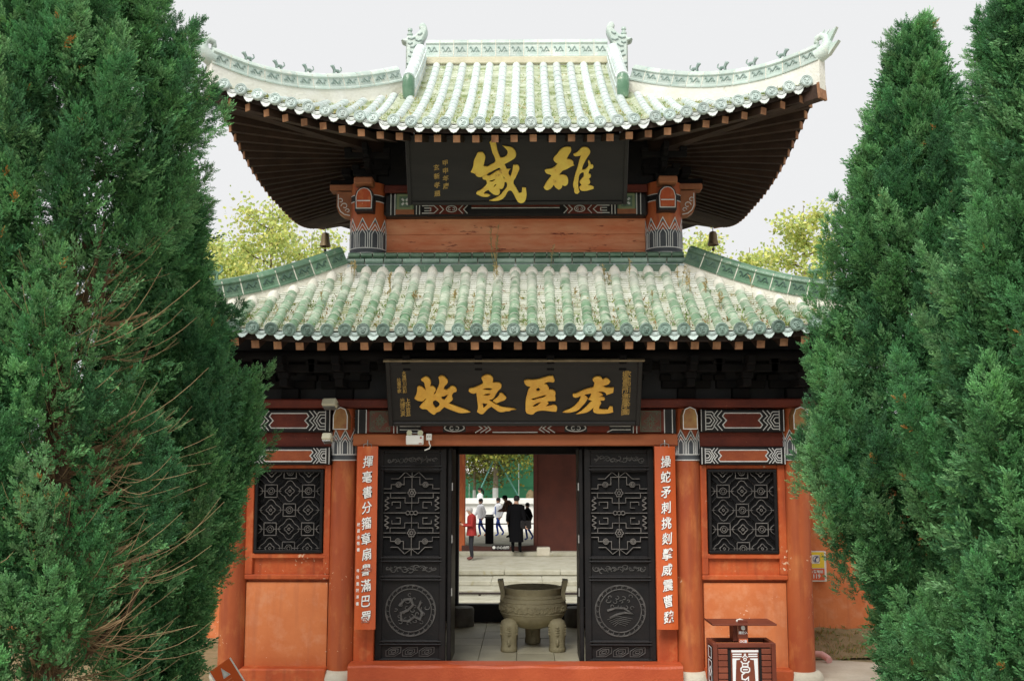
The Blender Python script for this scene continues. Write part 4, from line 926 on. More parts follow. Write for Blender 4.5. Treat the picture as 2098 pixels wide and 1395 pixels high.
# ridge-end dragons
out = [(355, 1010), (355, 470), (300, 455), (265, 430), (300, 402), (355, 405), (378, 345), (500, 335), (560, 280), (612, 222), (578, 185), (600, 130), (650, 110), (700, 150), (722, 230), (700, 320), (662, 400), (648, 450), (590, 560), (520, 700), (490, 850), (482, 1010)]
for s in (-1, 1):
    k = 14.0 / FPX / 8.2; poly = [((x - 590) * k * -s, (1010 - y) * k) for x, y in out]
    me = outline_mesh('ridge_dragon', [poly], GLAZE_UP, .07, .022)
    o = link('ridge_dragon', me, uroof, (s * 1.39, UYC - 12 + .0, zr0 - .13))
    mb = MB(); sx = -s
    for (xa, ya, xb_, yb) in ((390, 400, 520, 390), (390, 490, 470, 480), (430, 560, 540, 520), (520, 430, 640, 430), (430, 640, 530, 640), (400, 720, 520, 720), (560, 330, 640, 300), (370, 860, 480, 850), (370, 930, 480, 930)):
        mb.strip([((590 - x) * k * s, (1010 - y) * k) for x, y in ((xa, ya), ((xa + xb_) / 2, (ya + yb) / 2 + 22), (xb_, yb))], .018, lambda u, v, h_: Vector((u, -.092 - h_, v)), .012)
    mb.build('carving', RELIEF_UP, o)
    mb = MB(); mb.lathe([(.03, 0), (.03, .03), (.042, .035), (.042, .055), (.024, .06), (.024, .09), (.036, .10), (.032, .13), (0, .14)], 12, ((590 - 412) * k * s, 0, (1010 - 340) * k)); mb.build('finial', GLAZE_UP, o, True)
# descending ridges beside the gables
for s in (-1, 1):
    pts = []
    for i in range(9):
        d = UHY - .12 - i * (UHY - .12 - 1.62) / 8; pts.append((s * (1.36 + .0 * i), UYC - UHY + d, up_z(d, 9) + .14))
    ridge_run(pts, 'verge_ridge_tile', .17, .17, TILE_UP, RELIEF_UP, uroof, -s, .1, CREAM)
    e = Vector(pts[-1]); b = MB(); b.tube([e + Vector((0, .03, -.12)), e + Vector((0, -.07, -.10)), e + Vector((0, -.10, .0)), e + Vector((0, -.08, .10)), e + Vector((0, .02, .16))], [.07, .075, .08, .075, .055], 14); gp(b, 'ridge_end_tile', GLAZE_LO, uroof, True)
# hip ridges sweeping up to the corners
for s in (-1, 1):
    pts = []
    n = 12
    for i in range(n + 1):
        d = 1.86 - i * 1.9 / n; x = UX - d
        pts.append((s * x, UYC - UHY + d, up_z(max(d, 0), UX - x if d > 0 else 0) + .17 + .03 * (i / n) ** 4))
    ridge_run(pts, 'hip_ridge_tile', .15, .18, GLAZE_UP, RELIEF_UP, uroof, s, .24, CREAM)
    e = Vector(pts[-1]); d = Vector((s, -1, 0)).normalized()
    b = MB(); b.tube([e + Vector((0, 0, .06)) - d * .05, e + d * .04 + Vector((0, 0, .10)), e + d * .075 + Vector((0, 0, .17)), e + d * .06 + Vector((0, 0, .25)), e + d * .01 + Vector((0, 0, .285)), e - d * .05 + Vector((0, 0, .27)), e - d * .06 + Vector((0, 0, .23)), e - d * .03 + Vector((0, 0, .215))], [.09, .085, .06, .045, .04, .035, .03, .012], 10)
    b.prism([(0, 0), (.10, .02), (.22, .15), (.12, .13), (.02, .12)], -.03, .03, f=lambda v: e + d * v.x + Vector((0, 0, v.z + .02)) + Vector((d.y, -d.x, 0)) * v.y)
    b.prism([(0, .12), (.12, .18), (.20, .31), (.10, .26)], -.025, .025, f=lambda v: e + d * v.x + Vector((0, 0, v.z + .02)) + Vector((d.y, -d.x, 0)) * v.y)
    for q in (-1, 1): b.tube([e + d * .05 + Vector((0, 0, .26)), e + d * .05 + Vector((q * .02, 0, .31)), e + d * .08 + Vector((q * .03, 0, .34))], [.015, .012, .004], 6)
    gp(b, 'corner_dragon', GLAZE_UP, uroof, True)
    for i in (4.4, 6.2, 8.0, 9.8):
        k = int(i); a = Vector(pts[k]).lerp(Vector(pts[k + 1]), i - k); dd = Vector(pts[k + 1]) - Vector(pts[k])
        gobj('ridge_beast', beast_up, Matrix.Translation(a + Vector((0, 0, .20))) @ Matrix.Rotation(math.atan2(dd.y, dd.x), 4, 'Z') @ Matrix.Diagonal((.62, .62, .62, 1)), uroof)
    b = MB()
    for i in range(8):
        d0, d1 = 1.86 - i * .235, 1.86 - (i + 1) * .235; b.bar((s * (UX - d0), UYC + UHY - d0, up_z(d0, d0) + .2), (s * (UX - d1), UYC + UHY - d1, up_z(max(d1, 0), max(d1, 0)) + .2), .15, .36)
    gp(b, 'rear_hip_ridge', GLAZE_UP, uroof)
# rafters: parallel in the middle, fanned towards the corners; corner beams
for k in range(-15, 16):
    x = k * .213; p = up_front(x, .04); xi = max(-1.72, min(1.72, x * .8 if abs(x) > 1.8 else x)); rafter((xi, 12.52, 6.52), (p.x, p.y + .02, p.z - .155 + random.uniform(-.005, .005)), 'rafter', uroof, .08, .08)
for s in (-1, 1):
    for k in range(1, 31):
        y = UYC - UHY + k * .2; d = .04; z = up_z(d, UHY - abs(y - UYC)) - .145; yi = max(12.62, min(15.75, UYC + (y - UYC) * (.55 if abs(y - UYC) > 1.2 else .7)))
        rafter((s * 1.78, yi, 6.48), (s * (UX - d), y, z), 'rafter', uroof, .075, .085)
    for yy in (-1, 1):
        zc_ = up_z(0, 0) - .15; b = MB(); b.bar((s * 1.7, UYC + yy * 1.55, 6.4), (s * (UX + .02), UYC + yy * (UHY + .02), zc_), .13, .16); cb = gp(b, 'corner_beam', DARKWOOD, uroof)
        b = MB(); v = Vector((s, yy, .1)).normalized(); e = Vector((s * (UX + .02), UYC + yy * (UHY + .02), zc_)); b.bar(e, e + v * .03, .15, .18); gp(b, 'beam_end', ENDWOOD, cb)
# ------------------------------------------------------------------ plaques and couplets
CH = {
 'a': [[(260,235),(300,205),(355,185),(410,210),(445,270),(440,345),(430,370),(485,370),(535,425),(530,465),(490,510),(520,520),(560,430),(590,370),(610,280),(595,200),(640,170),(690,175),(745,220),(775,280),(750,330),(710,370),(690,425),(740,440),(800,400),(850,365),(905,385),(940,450),(925,480),(880,495),(845,570),(860,620),(820,670),(775,705),(860,740),(1000,795),(1120,840),(1195,880),(1100,890),(1000,895),(860,850),(760,810),(690,775),(640,820),(600,860),(530,885),(510,915),(480,925),(440,905),(390,865),(340,820),(260,815),(205,775),(240,730),(300,670),(350,610),(320,620),(290,655),(220,660),(150,635),(115,605),(150,540),(175,460),(190,380),(225,365),(290,400),(345,445),(330,370),(310,290),(270,265)],
       [(525,640),(590,690),(600,720),(570,770),(520,800),(490,750),(470,700),(485,660)], [(640,575),(700,560),(770,530),(740,580),(700,635),(655,620)]],
 'b': [[(1420,215),(1440,185),(1550,150),(1605,170),(1645,230),(1630,300),(1720,300),(1785,320),(1800,390),(1740,460),(1690,530),(1640,610),(1555,640),(1620,680),(1700,730),(1830,785),(2000,805),(2085,828),(1980,840),(1960,855),(1880,860),(1840,872),(1750,870),(1660,810),(1600,770),(1540,810),(1480,870),(1430,915),(1380,910),(1320,870),(1340,800),(1330,650),(1315,500),(1260,515),(1200,495),(1165,465),(1180,425),(1270,400),(1380,355),(1450,315),(1440,265)],
       [(1430,700),(1530,715),(1490,760),(1450,800)], [(1440,425),(1520,405),(1625,415),(1600,442),(1500,442)], [(1450,545),(1500,518),(1590,516),(1545,552)], [(1630,655),(1700,600),(1750,550),(1760,510),(1800,505),(1860,550),(1895,600),(1860,640),(1780,670),(1700,700),(1680,690)]],
 'c': [[(135,270),(160,255),(300,250),(420,235),(520,205),(620,178),(690,175),(710,220),(720,275),(700,295),(620,288),(560,300),(530,320),(580,350),(610,390),(620,440),(680,440),(730,470),(745,520),(735,560),(745,600),(740,660),(650,660),(590,665),(610,710),(580,740),(560,765),(640,755),(720,740),(770,770),(775,830),(760,870),(680,865),(560,850),(440,850),(360,875),(310,920),(230,915),(180,890),(165,780),(170,640),(190,540),(220,440),(260,380),(200,370),(150,320)],
       [(370,425),(410,400),(450,430),(420,465),(380,460)], [(275,615),(360,595),(460,565),(565,540),(545,572),(400,615),(310,645)], [(300,755),(380,705),(465,680),(425,722),(340,770)]],
 'd': [[(1450,245),(1480,205),(1570,185),(1620,210),(1645,250),(1690,220),(1745,230),(1790,285),(1760,330),(1650,370),(1690,395),(1780,405),(1860,400),(1850,500),(1720,545),(1700,500),(1640,480),(1560,480),(1620,510),(1660,545),(1570,590),(1640,580),(1700,610),(1680,650),(1600,650),(1625,700),(1595,760),(1590,815),(1640,830),(1760,835),(1790,770),(1850,775),(1865,880),(1760,905),(1650,910),(1500,890),(1475,860),(1480,790),(1380,870),(1280,900),(1140,920),(1240,860),(1310,800),(1370,740),(1410,690),(1450,660),(1370,630),(1410,580),(1430,510),(1300,535),(1370,600),(1320,690),(1250,770),(1180,840),(1060,880),(990,890),(880,885),(960,845),(1060,800),(1150,720),(1210,640),(1230,560),(1130,595),(1080,570),(1075,520),(1140,515),(1250,460),(1360,420),(1470,395),(1480,300),(1455,270)]],
 'w': [[(510,150),(565,95),(620,120),(640,200),(670,330),(710,430),(760,430),(830,390),(850,320),(810,265),(745,205),(830,220),(910,235),(975,285),(1005,350),(995,430),(920,490),(790,560),(830,650),(905,650),(870,690),(870,760),(900,785),(930,700),(945,620),(955,570),(1040,570),(1070,630),(1040,720),(1000,810),(955,905),(1000,1000),(1060,1110),(1110,1100),(1120,1000),(1190,1010),(1195,1210),(1140,1300),(1060,1300),(1000,1220),(950,1120),(905,1065),(860,1070),(800,1170),(720,1240),(600,1265),(490,1255),(600,1210),(700,1150),(760,1080),(820,1000),(835,950),(820,900),(790,900),(775,980),(740,1030),(690,1030),(700,1080),(670,1145),(610,1150),(540,1110),(480,1050),(400,1100),(400,1125),(480,1130),(515,1155),(460,1185),(350,1175),(250,1130),(255,1090),(330,1050),(400,990),(450,930),(440,860),(380,840),(370,800),(400,780),(330,805),(270,790),(230,745),(150,710),(200,600),(215,500),(260,400),(300,335),(390,330),(430,410),(420,490),(395,590),(460,600),(540,560),(615,510),(610,440),(570,350),(540,240),(525,180)],
       [(430,750),(520,710),(620,660),(690,625),(720,660),(640,690),(560,740),(490,775)], [(490,880),(620,840),(560,885)], [(585,990),(600,955),(630,935),(615,970)], [(765,790),(800,835),(775,830)]],
 'x': [[(390,455),(460,360),(590,210),(700,175),(790,190),(800,270),(740,380),(700,465),(800,485),(850,530),(860,600),(880,620),(800,650),(700,710),(600,750),(530,840),(640,840),(700,870),(740,1010),(710,1085),(650,1110),(610,1085),(580,1160),(520,1200),(440,1140),(400,1080),(350,1150),(300,1190),(220,1205),(160,1140),(200,1060),(270,950),(340,870),(330,845),(230,810),(185,740),(200,715),(320,690),(430,640),(480,575),(410,520)],
       [(850,350),(960,290),(1050,195),(1160,190),(1220,240),(1245,310),(1180,430),(1120,540),(1070,660),(1060,720),(1110,720),(1180,670),(1210,600),(1195,520),(1215,490),(1250,550),(1265,600),(1310,600),(1325,650),(1300,700),(1250,700),(1225,760),(1215,810),(1265,830),(1270,890),(1225,940),(1250,980),(1255,1040),(1205,1090),(1290,1100),(1345,1130),(1340,1180),(1240,1210),(1140,1230),(1040,1215),(1000,1140),(1050,1080),(1010,1010),(1060,930),(1100,880),(1100,790),(1060,790),(1000,850),(985,960),(975,1060),(990,1180),(1015,1250),(960,1305),(900,1280),(880,1180),(855,1100),(870,980),(900,840),(960,640),(1010,440),(1035,385),(950,405),(870,395)]],
}
def plaque(label, pl, pr, yt, yb, Yt, Yb, chars, script, gold, trim):
    """board leaning out from the wall: top edge at depth Yt, foot at Yb"""
    A, B = P3(pl, yb, Yb), P3(pl, yt, Yt); A2 = P3(pr, yb, Yb); C = (A + A2) / 2
    Hh = (B - A).length; W = (A2 - A).length; tilt = math.atan2(A.y - B.y, B.z - A.z)
    r = thing('name_plaque', label, 'plaque', C); r.rotation_euler = (tilt, 0, 0)
    b = MB(); n = 5
    b = MB(); b.rbox((0, .03, Hh / 2), (W - .02, .05, Hh - .02), .006); bd = b.build('board', PLAQUE, r)
    b = MB(); fw = .05
    for x in (-1, 1): b.rbox((x * (W / 2 - fw / 2), .02, Hh / 2), (fw, .075, Hh), .008)
    for z in (fw / 2, Hh - fw / 2): b.rbox((0, .02, z), (W - 2 * fw - .002, .075, fw), .008)
    b.build('frame', PLAQUE, r)
    if trim:
        b = MB(); b.rbox((0, -.016, Hh + .004), (W + .04, .05, .022), .004); b.build('edge_strip', TRIM, r)
    scale = W / (pr - pl)
    for ck, ox, oy, zs in chars:
        lp = [[((ox + x / zs - (pl + pr) / 2) * scale, (yb - (oy + y / zs)) * Hh / (yb - yt)) for x, y in l] for l in CH[ck]]
        me = outline_mesh('character', lp, gold, .010, .006); link('character', me, r, (0, -.012, 0))
    for col_x, y0, y1, s in script:
        n = len(s)
        for i, ch in enumerate(s):
            y = y0 + (y1 - y0) * (i + .5) / n; me = text_mesh(ch, min((y1 - y0) / n * scale * 1.15, .075), GOLD_D, .002, .001, brush=i + 1)
            link('inscription', me, r, ((col_x - (pl + pr) / 2) * scale, .002, (yb - y) * Hh / (yb - yt)))
    return r
plaque('large black plaque with two gold characters under the upper eave', 836, 1284, 276, 420, 11.78, 12.18, [('w', 950, 275, 9.3), ('x', 1100, 285, 11.623)],
       [(915, 325, 388, '甲申年唐'), (897, 333, 405, '玄新孝題')], GOLD_Y, False)
plaque('black plaque with four gold characters hanging over the doorway', 797, 1311, 738, 872, 11.30, 11.68, [('a', 840, 750, 9.536), ('b', 840, 750, 9.536), ('c', 1060, 750, 9.536), ('d', 1060, 750, 9.536)],
       [(833, 760, 805, '大清四川巴縣'), (822, 774, 804, '杜道中敬'), (838, 815, 852, '上沐吉旦'), (827, 815, 852, '光緒己亥'), (1283, 760, 850, '欽命四川布政使司'), (1278, 760, 850, '提督軍門忠勇巴圖')], GOLD, True)
def couplet(label, px0, px1, text, inscr):
    x0, z1 = at(px0, 914, 11.80); x1, z0 = at(px1, 1289, 11.80); W = .235; xm = (at((px0 + px1) / 2, 1100, 11.8)[0]); Hh = z1 - z0
    r = thing('couplet_board', label, 'couplet', (xm, 11.80, z0))
    b = MB(); n = 16; vs = []; m_ = 8      # gently curved board
    for j in range(2):
        for i in range(n + 1):
            u = i / n * 2 - 1; yy = -.018 * (1 - u * u) + j * .02
            for z in (0, Hh): vs.append((u * W / 2, yy, z))
    k = 2 * (n + 1); fs = [(2 * i, 2 * i + 2, 2 * i + 3, 2 * i + 1) for i in range(n)] + [(k + 2 * i, k + 2 * i + 1, k + 2 * i + 3, k + 2 * i + 2) for i in range(n)]
    fs += [(2 * i, k + 2 * i, k + 2 * i + 2, 2 * i + 2) for i in range(n)] + [(2 * i + 1, 2 * i + 3, k + 2 * i + 3, k + 2 * i + 1) for i in range(n)] + [(0, 1, k + 1, k), (2 * n, k + 2 * n, k + 2 * n + 1, 2 * n + 1)]
    b.add(vs, fs); b.build('board', M('couplet_lacquer', (0.56, 0.105, 0.022), (0.44, 0.07, 0.018), 3, 0.4, 0.1, 30, spec=.5, stretch=(1, 1, .4), c3=(0.62, 0.18, 0.05), s3=6, lo3=.55, hi3=.75), r, True)
    pitch = (Hh - .14) / 11
    WM = M('white_script', (0.82, 0.82, 0.80), rough=.5)
    SH = M('script_shadow_edge', (0.05, 0.03, 0.03), rough=.7)
    for i, ch in enumerate(text):
        me = text_mesh(ch, pitch * .78, WM, .004, .0016, brush=i + 1); o = link('character', me, r, (.005 + random.uniform(-.006, .006), -.022, Hh - .10 - pitch * (i + .42))); o.rotation_euler = (0, R(random.uniform(-6, 6)), 0); o.scale = (.86, 1, 1.04)
        me = text_mesh(ch, pitch * .78, SH, .001, .0042, brush=i + 1); o2 = link('character_edge', me, r, (o.location.x, -.019, o.location.z - .002)); o2.rotation_euler = o.rotation_euler; o2.scale = o.scale
    for x, za, zb, s in inscr:
        for i, ch in enumerate(s):
            me = text_mesh(ch, .042, WM, .001, .0006); link('inscription', me, r, (x, -.010, Hh - za - (zb - za) * (i + .5) / len(s)))
    b = MB(); b.tube([(0, .0, Hh + .07), (0, -.015, Hh + .03), (0, -.005, Hh)], .006, 6)
    for e in (-1, 1): b.tube([(0, -.01, Hh + .035), (e * .045, -.01, Hh + .02), (e * .045, -.012, Hh - .015)], .005, 6)
    b.build('hanger', METAL, r, True)
    return r
couplet('orange couplet board with white script hung left of the doors', 729, 772, '揮毫書分籀章扇譽滿巴蜀', [(-.085, .85, 1.20, '楊昌全敬書'), (-.085, 1.36, 1.80, '辛卯重陽馮書')])
couplet('orange couplet board with white script hung right of the doors', 1342, 1388, '操蛇矛刺挑剡擊威震曹魏', [])

# ------------------------------------------------------------------ fittings on the front
p = P3(850, 912, 11.72); r = thing('emergency_light', 'white twin-lamp emergency light fixed on the lintel', 'lamp', p)
b = MB(); b.rbox((0, 0, .06), (.20, .06, .11), .01); bd = b.build('body', WHITE, r)
b = MB(); b.box((.07, -.032, .085), (.02, .006, .02)); b.box((.065, -.032, .02), (.035, .006, .012)); b.build('indicator', M('red_grey_dot', (0.35, 0.12, 0.10)), bd)
for s in (-1, 1):
    b = MB(); b.lathe([(0, 0), (.028, .0), (.032, .012), (.032, .03), (.015, .04), (0, .04)], 18); o = b.build('lamp_head', BEIGE, r, True); o.location = (s * .062, -.02, .14); o.rotation_euler = (R(90), 0, 0)
    o.location.y = .01
    b = MB(); b.lathe([(0, 0), (.025, -.003), (.027, 0)], 18); g = b.build('lens', M('lamp_lens', (0.42, 0.44, 0.28), rough=.2, spec=.6), o, True); g.location = (0, 0, .041)
b = MB(); b.tube([(.07, 0, .115), (.07, 0, .135), (.03, 0, .14), (-.03, 0, .14)], .006, 6); b.build('yoke', METAL, r, True)
p = P3(879, 895, 11.74); r = thing('socket_box', 'small white socket box with cable beside the emergency light', 'socket', p)
b = MB(); b.rbox((0, 0, 0), (.065, .04, .075), .006); bd = b.build('body', WHITE, r)
b = MB()
for e in (-1, 1): b.box((e * .012, -.022, .005), (.005, .005, .018))
b.build('slots', BLACKPAINT, bd)
b = MB(); b.tube([(0, 0, -.03), (.005, -.02, -.07), (.02, -.02, -.10), (.005, 0, -.13), (-.05, .02, -.15)], .007, 6); b.build('cable', WHITE, r, True)
for i, (px, py, w_, h_, lab) in enumerate(((676, 826, .165, .10, 'beige floodlight above the left column with its flat back turned out'), (671, 896, .11, .09, 'small beige floodlight below the other one beside the left column'))):
    p = P3(px, py, 11.6); r = thing('floodlight', lab, 'lamp', p, R(-10))
    b = MB(); rt_ = Matrix.Rotation(R(-25), 3, 'X'); b.rbox((0, 0, 0), (w_, .10, h_ * .9), .012, rt_); bd = b.build('housing', BEIGE, r)
    b = MB()
    for k in range(5): b.box(rt_ @ Vector((0, -.02 + k * .018, -h_ * .47)), (w_ * .85, .006, .02), rt_)
    b.build('fins', METAL, bd)
    b = MB(); b.tube([(-w_ * .53, .0, 0), (-w_ * .53, .06, -.03), (w_ * .53, .06, -.03), (w_ * .53, 0, 0)], .007, 6); b.tube([(0, .06, -.03), (0, .3, -.04)], .01, 6); b.build('bracket', METAL, r, True)
for s, lab in ((-1, 'bronze bell hanging from the far left corner of the upper eave'), (1, 'bronze bell hanging from the far right corner of the upper eave')):
    zc_ = up_z(0, 0) - .2; r = thing('wind_bell', lab, 'bell', (XC + s * (UX - .07), UYC + UHY - .07, zc_ - .36))
    b = MB(); b.lathe([(.02, .24), (.055, .225), (.07, .18), (.078, .08), (.098, .0), (.09, -.005), (.07, .07), (.0, .2)], 20); b.build('bell_body', M('bell_bronze', (0.20, 0.14, 0.07), (0.13, 0.10, 0.055), 8, .5, metal=.3), r, True)
    b = MB(); b.tube([(0, 0, .36), (0, 0, .23)], .008, 6); b.build('hook', METAL, r); b = MB(); b.tube([(0, 0, .15), (0, 0, -.05)], .006, 6); b.lathe([(0, -.11), (.025, -.09), (.02, -.05), (0, -.045)], 10); b.build('clapper', M('iron', (0.05, 0.045, 0.04)), r, True)
# ------------------------------------------------------------------ cauldron in the passage
cx, _ = at(1092, 1330, 14.0); r = thing('stone_cauldron', 'three-legged stone cauldron with upright ears standing inside the doorway', 'cauldron', (cx, 14.05, .03))
b = MB(); b.lathe([(0, .255), (.14, .26), (.28, .30), (.38, .37), (.43, .45), (.445, .54), (.44, .60), (.425, .635), (.41, .65), (.395, .662), (.40, .675), (.385, .685), (.372, .70), (.378, .74), (.392, .775), (.395, .79), (.37, .795), (.35, .77), (.345, .70), (.36, .60), (.30, .42), (0, .36)], 48); bo = b.build('bowl', BRONZE, r, True)
b = MB(); rr = random.Random(3)
for k in range(34):      # worn carving round the belly
    t = math.pi * (1 + (k + .5) / 34); a0 = rr.uniform(0, 6); f = lambda u, v, h_, t=t: Vector(((.444 + h_) * math.cos(t + u / .44), (.444 + h_) * math.sin(t + u / .44), .54 + v))
    b.strip([(.035 * math.cos(a0 + q) * (1 - q / 8), .045 * math.sin(a0 + q) * (1 - q / 8)) for q in np.linspace(0, 4.5, 8)], .013, f, .011)
for zz_, rr_ in ((.62, .436), (.47, .436)): b.tube([(rr_ * math.cos(t), rr_ * math.sin(t), zz_) for t in np.linspace(0, 2 * math.pi, 49)], .008, 6, False)
b.build('carving', BRONZE, bo)['kind'] = 'stuff'
for s in (-1, 1):
    b = MB(); po = [(s * .37, .60), (s * .435, .64), (s * .43, .72), (s * .47, .885), (s * .40, .89), (s * .375, .74)]; b.prism(po, -.11, .11); b.build('ear', BRONZE, r)
for i, t in enumerate((-128, -52, 90)):
    x, y = .36 * math.cos(R(t)) * 1.0, .36 * math.sin(R(t)) * 1.0
    if i < 2: x = (-1, 1)[i] * .315
    b = MB(); b.lathe([(.100, 0), (.110, .012), (.108, .05), (.100, .08), (.103, .17), (.110, .20), (.112, .28), (.115, .34), (.10, .39), (.05, .42)], 10, (x, y, 0)); lg = b.build('leg', BRONZE, r, True)
    b = MB(); dx = -.1 if x < 0 else .1
    for q in range(4): b.tube([(x - .11, y - .03, .33 - q * .035), (x, y - .12, .315 - q * .03), (x + .11, y - .03, .33 - q * .035)], .014, 6)
    b.tube([(x, y - .10, .16), (x, y - .125, .13), (x, y - .11, .10)], .02, 6); b.build('beast_mask', BRONZE, lg, True)
# ------------------------------------------------------------------ litter bin by the right bay
BINP = M('bin_brown', (0.165, 0.040, 0.022), (0.12, 0.03, 0.018), 4, .5); BINS = M('bin_slat', (0.20, 0.055, 0.03), (0.16, 0.04, 0.022), 5, .55, rnd=.1); BINB = M('bin_black', (0.012, 0.010, 0.010), rough=.8); BINW = M('bin_white_print', (0.72, 0.74, 0.76), rough=.5)
x0, zb = at(1461, 1317, 11.0); x1, _ = at(1590, 1317, 11.0); W = x1 - x0; zt_ = zb; zl = at(1500, 1277, 11.0)[1]; D = .36
r = thing('litter_bin', 'brown slatted litter bin with white emblem panel before the right bay', 'litter bin', ((x0 + x1) / 2, 11.0, 0), R(2))
fw = .045
b = MB()
for sx in (-1, 1):
    for y in (fw / 2, D - fw / 2): b.rbox((sx * (W / 2 - fw / 2), y, zt_ / 2), (fw, fw, zt_), .005)
for y in (fw / 2, D - fw / 2): b.rbox((0, y, zt_ - fw / 2), (W - 2 * fw, fw * .98, fw), .005); b.rbox((0, y, .06), (W - 2 * fw, fw * .98, fw), .005)
for sx in (-1, 1): b.rbox((sx * (W / 2 - fw / 2), D / 2, zt_ - fw / 2), (fw * .98, D - 2 * fw, fw), .005)
fr_ = b.build('frame', BINP, r)
b = MB(); b.box((0, D / 2, zt_ * .46), (W - .06, D - .04, zt_ * .86)); b.build('inner_box', BINB, r)
for k in range(8):
    z = zt_ - .085 - k * .062
    if z < .1: break
    for sx in (-1, 1):
        b = MB(); b.rbox((sx * (W / 2 - fw - .055), .014, z), (.098, .02, .054), .004); b.build('slat', BINS, r)
b = MB(); pw = .29; b.rbox((0, .008, zt_ / 2 - .005), (pw, .022, zt_ - .12), .004); pn = b.build('emblem_panel', BINS, r)
zz = zt_ - .068; f = lambda u, v, h_: Vector((u, -.0035 - h_, v)); b = MB()
b.strip([(-pw / 2 + .005, zz - .012), (pw / 2 - .005, zz - .012)], .022, f, .002)
for sx in (-1, 1):
    for dz in (.042, .064): b.strip([(sx * .13, zz - dz), (sx * .035, zz - dz)], .013, f, .002)
    b.prism([(sx * .132, zz - .082), (sx * .05, zz - .084), (sx * .055, zz - .095), (sx * .092, zz - .10), (sx * .098, zz - .2), (sx * .108, zz - .40), (sx * .132, zz - .40)], -.0055, -.0035)
    b.strip([(sx * .006, zz - .035), (sx * .006, zz - .06), (sx * .028, zz - .075)], .010, f, .002)
b.strip([(.014 * math.cos(t), zz - .094 + .014 * math.sin(t)) for t in np.linspace(0, 6.28, 13)[:-1]], .010, f, .002, True)
b.strip([(-.045, zz - .11), (-.025, zz - .135), (.025, zz - .135), (.045, zz - .11)], .013, f, .002); b.strip([(-.028, zz - .135), (-.028, zz - .165), (.028, zz - .165), (.028, zz - .135)], .012, f, .002)
b.strip([(-.045, zz - .185), (-.03, zz - .172), (.03, zz - .172), (.045, zz - .185), (.045, zz - .21), (.03, zz - .224), (-.03, zz - .224), (-.045, zz - .21)], .013, f, .002, True); b.strip([(-.025, zz - .197), (.025, zz - .197)], .013, f, .002)
b.strip([(-.0, zz - .225), (-.035, zz - .25), (-.035, zz - .29), (.0, zz - .30), (.03, zz - .275), (.03, zz - .33)], .014, f, .002)
b.build('emblem', BINW, pn)
b = MB()     # plate on the left end
g = lambda u, v, h_: Vector((-W / 2 - .002 - h_, u, v))
b.strip([(.10, zt_ - .06), (.10, zt_ - .17), (.24, zt_ - .17), (.24, zt_ - .06)], .008, g, .002, True); b.strip([(.10, zt_ - .2), (.10, zt_ - .42), (.24, zt_ - .42), (.24, zt_ - .2)], .010, g, .002, True); b.strip([(.12, zt_ - .3), (.17, zt_ - .26), (.22, zt_ - .3), (.17, zt_ - .36)], .01, g, .002, True)
b.build('end_plate', BINW, fr_)
b = MB(); b.rbox((0, D / 2 - .02, zl - .008), (W + .02, D + .02, .018), .004); b.add([(-W / 2 - .01, -.03, zl - .017), (-W / 2 - .01, D, zl - .017), (-W / 2 - .03, D, zl + .02), (-W / 2 - .03, -.03, zl + .02)], [(0, 1, 2, 3)]); b.build('lid', BINP, r)
b = MB(); b.rbox((0, .06, (zl + zt_) / 2), (.10, .02, zl - zt_ + .06), .004); b.rbox((-.065, .2, (zl + zt_) / 2), (.05, .18, zl - zt_), .004); po = b.build('post', BINP, r)
me = text_mesh('e', .085, BINW, .001, .004); link('logo', me, po, (0, .048, zl - .05)); me = text_mesh('請投入', .032, BINW, .001, .0005); link('lettering', me, po, (0, .048, zl - .098))
b = MB(); zc_ = zt_ + .012; b.strip([(-.045, zc_ - .022), (.045, zc_ - .022), (.045, zc_ + .022), (-.045, zc_ + .022)], .005, lambda u, v, h_: Vector((u, .048 - h_, v)), .002, True); b.box((0, .0485, zc_), (.085, .002, .04)); b.build('label_plate', M('label_orange', (0.55, 0.16, 0.07)), po)
me = text_mesh('○C圾', .03, BINW, .001, .001); link('lettering', me, po, (0, .0455, zc_))
b = MB(); b.tube([(-.05, .12, zl + .01), (-.02, .10, zl + .022), (.04, .12, zl + .01)], [.012, .018, .006], 7); b.build('paper_scrap', WHITE, r)
# ------------------------------------------------------------------ slanted guide sign at lower left
a = P3(468, 1346, 10.3); r = thing('guide_sign', 'tilted orange sign board with white arrow beside the left tree', 'sign', (a.x + .02, 10.3, 0))
SG = M('sign_orange', (0.62, 0.115, 0.022), (0.54, 0.09, 0.02), 4, .4); rot = Matrix.Rotation(R(33), 3, 'Y') ; 
tr = lambda v: rot.transposed() @ Vector(v)
L, Wd = .62, .24; oz = a.z
def T(u, v, h_): # u along the board downwards, v across
    q = Vector((math.sin(R(34)) * u - math.cos(R(34)) * v, -h_, -math.cos(R(34)) * u - math.sin(R(34)) * v)); return q + Vector((0, 0, oz))
b = MB(); c8 = [T(u, v, h_) for h_ in (0, .02) for u, v in ((0, 0), (L, 0), (L, Wd), (0, Wd))]
b.add(c8, [(0, 1, 2, 3), (7, 6, 5, 4), (0, 4, 5, 1), (1, 5, 6, 2), (2, 6, 7, 3), (3, 7, 4, 0)]); bd = b.build('board', SG, r)
b = MB()
for v in (0, Wd): b.strip([(0, v), (L, v)], .016, lambda u, v_, h_: T(u, v_, .018 + h_), .006)
b.strip([(.13, Wd * .36), (.13, Wd * .62), (.045, Wd * .52)], .012, lambda u, v_, h_: T(u, v_, .0205 + h_), .002, True); b.add([T(.13, Wd * .36, .0225), T(.13, Wd * .62, .0225), T(.045, Wd * .52, .0225)], [(0, 1, 2)])
b.build('white_marks', WHITE, bd)
b = MB()
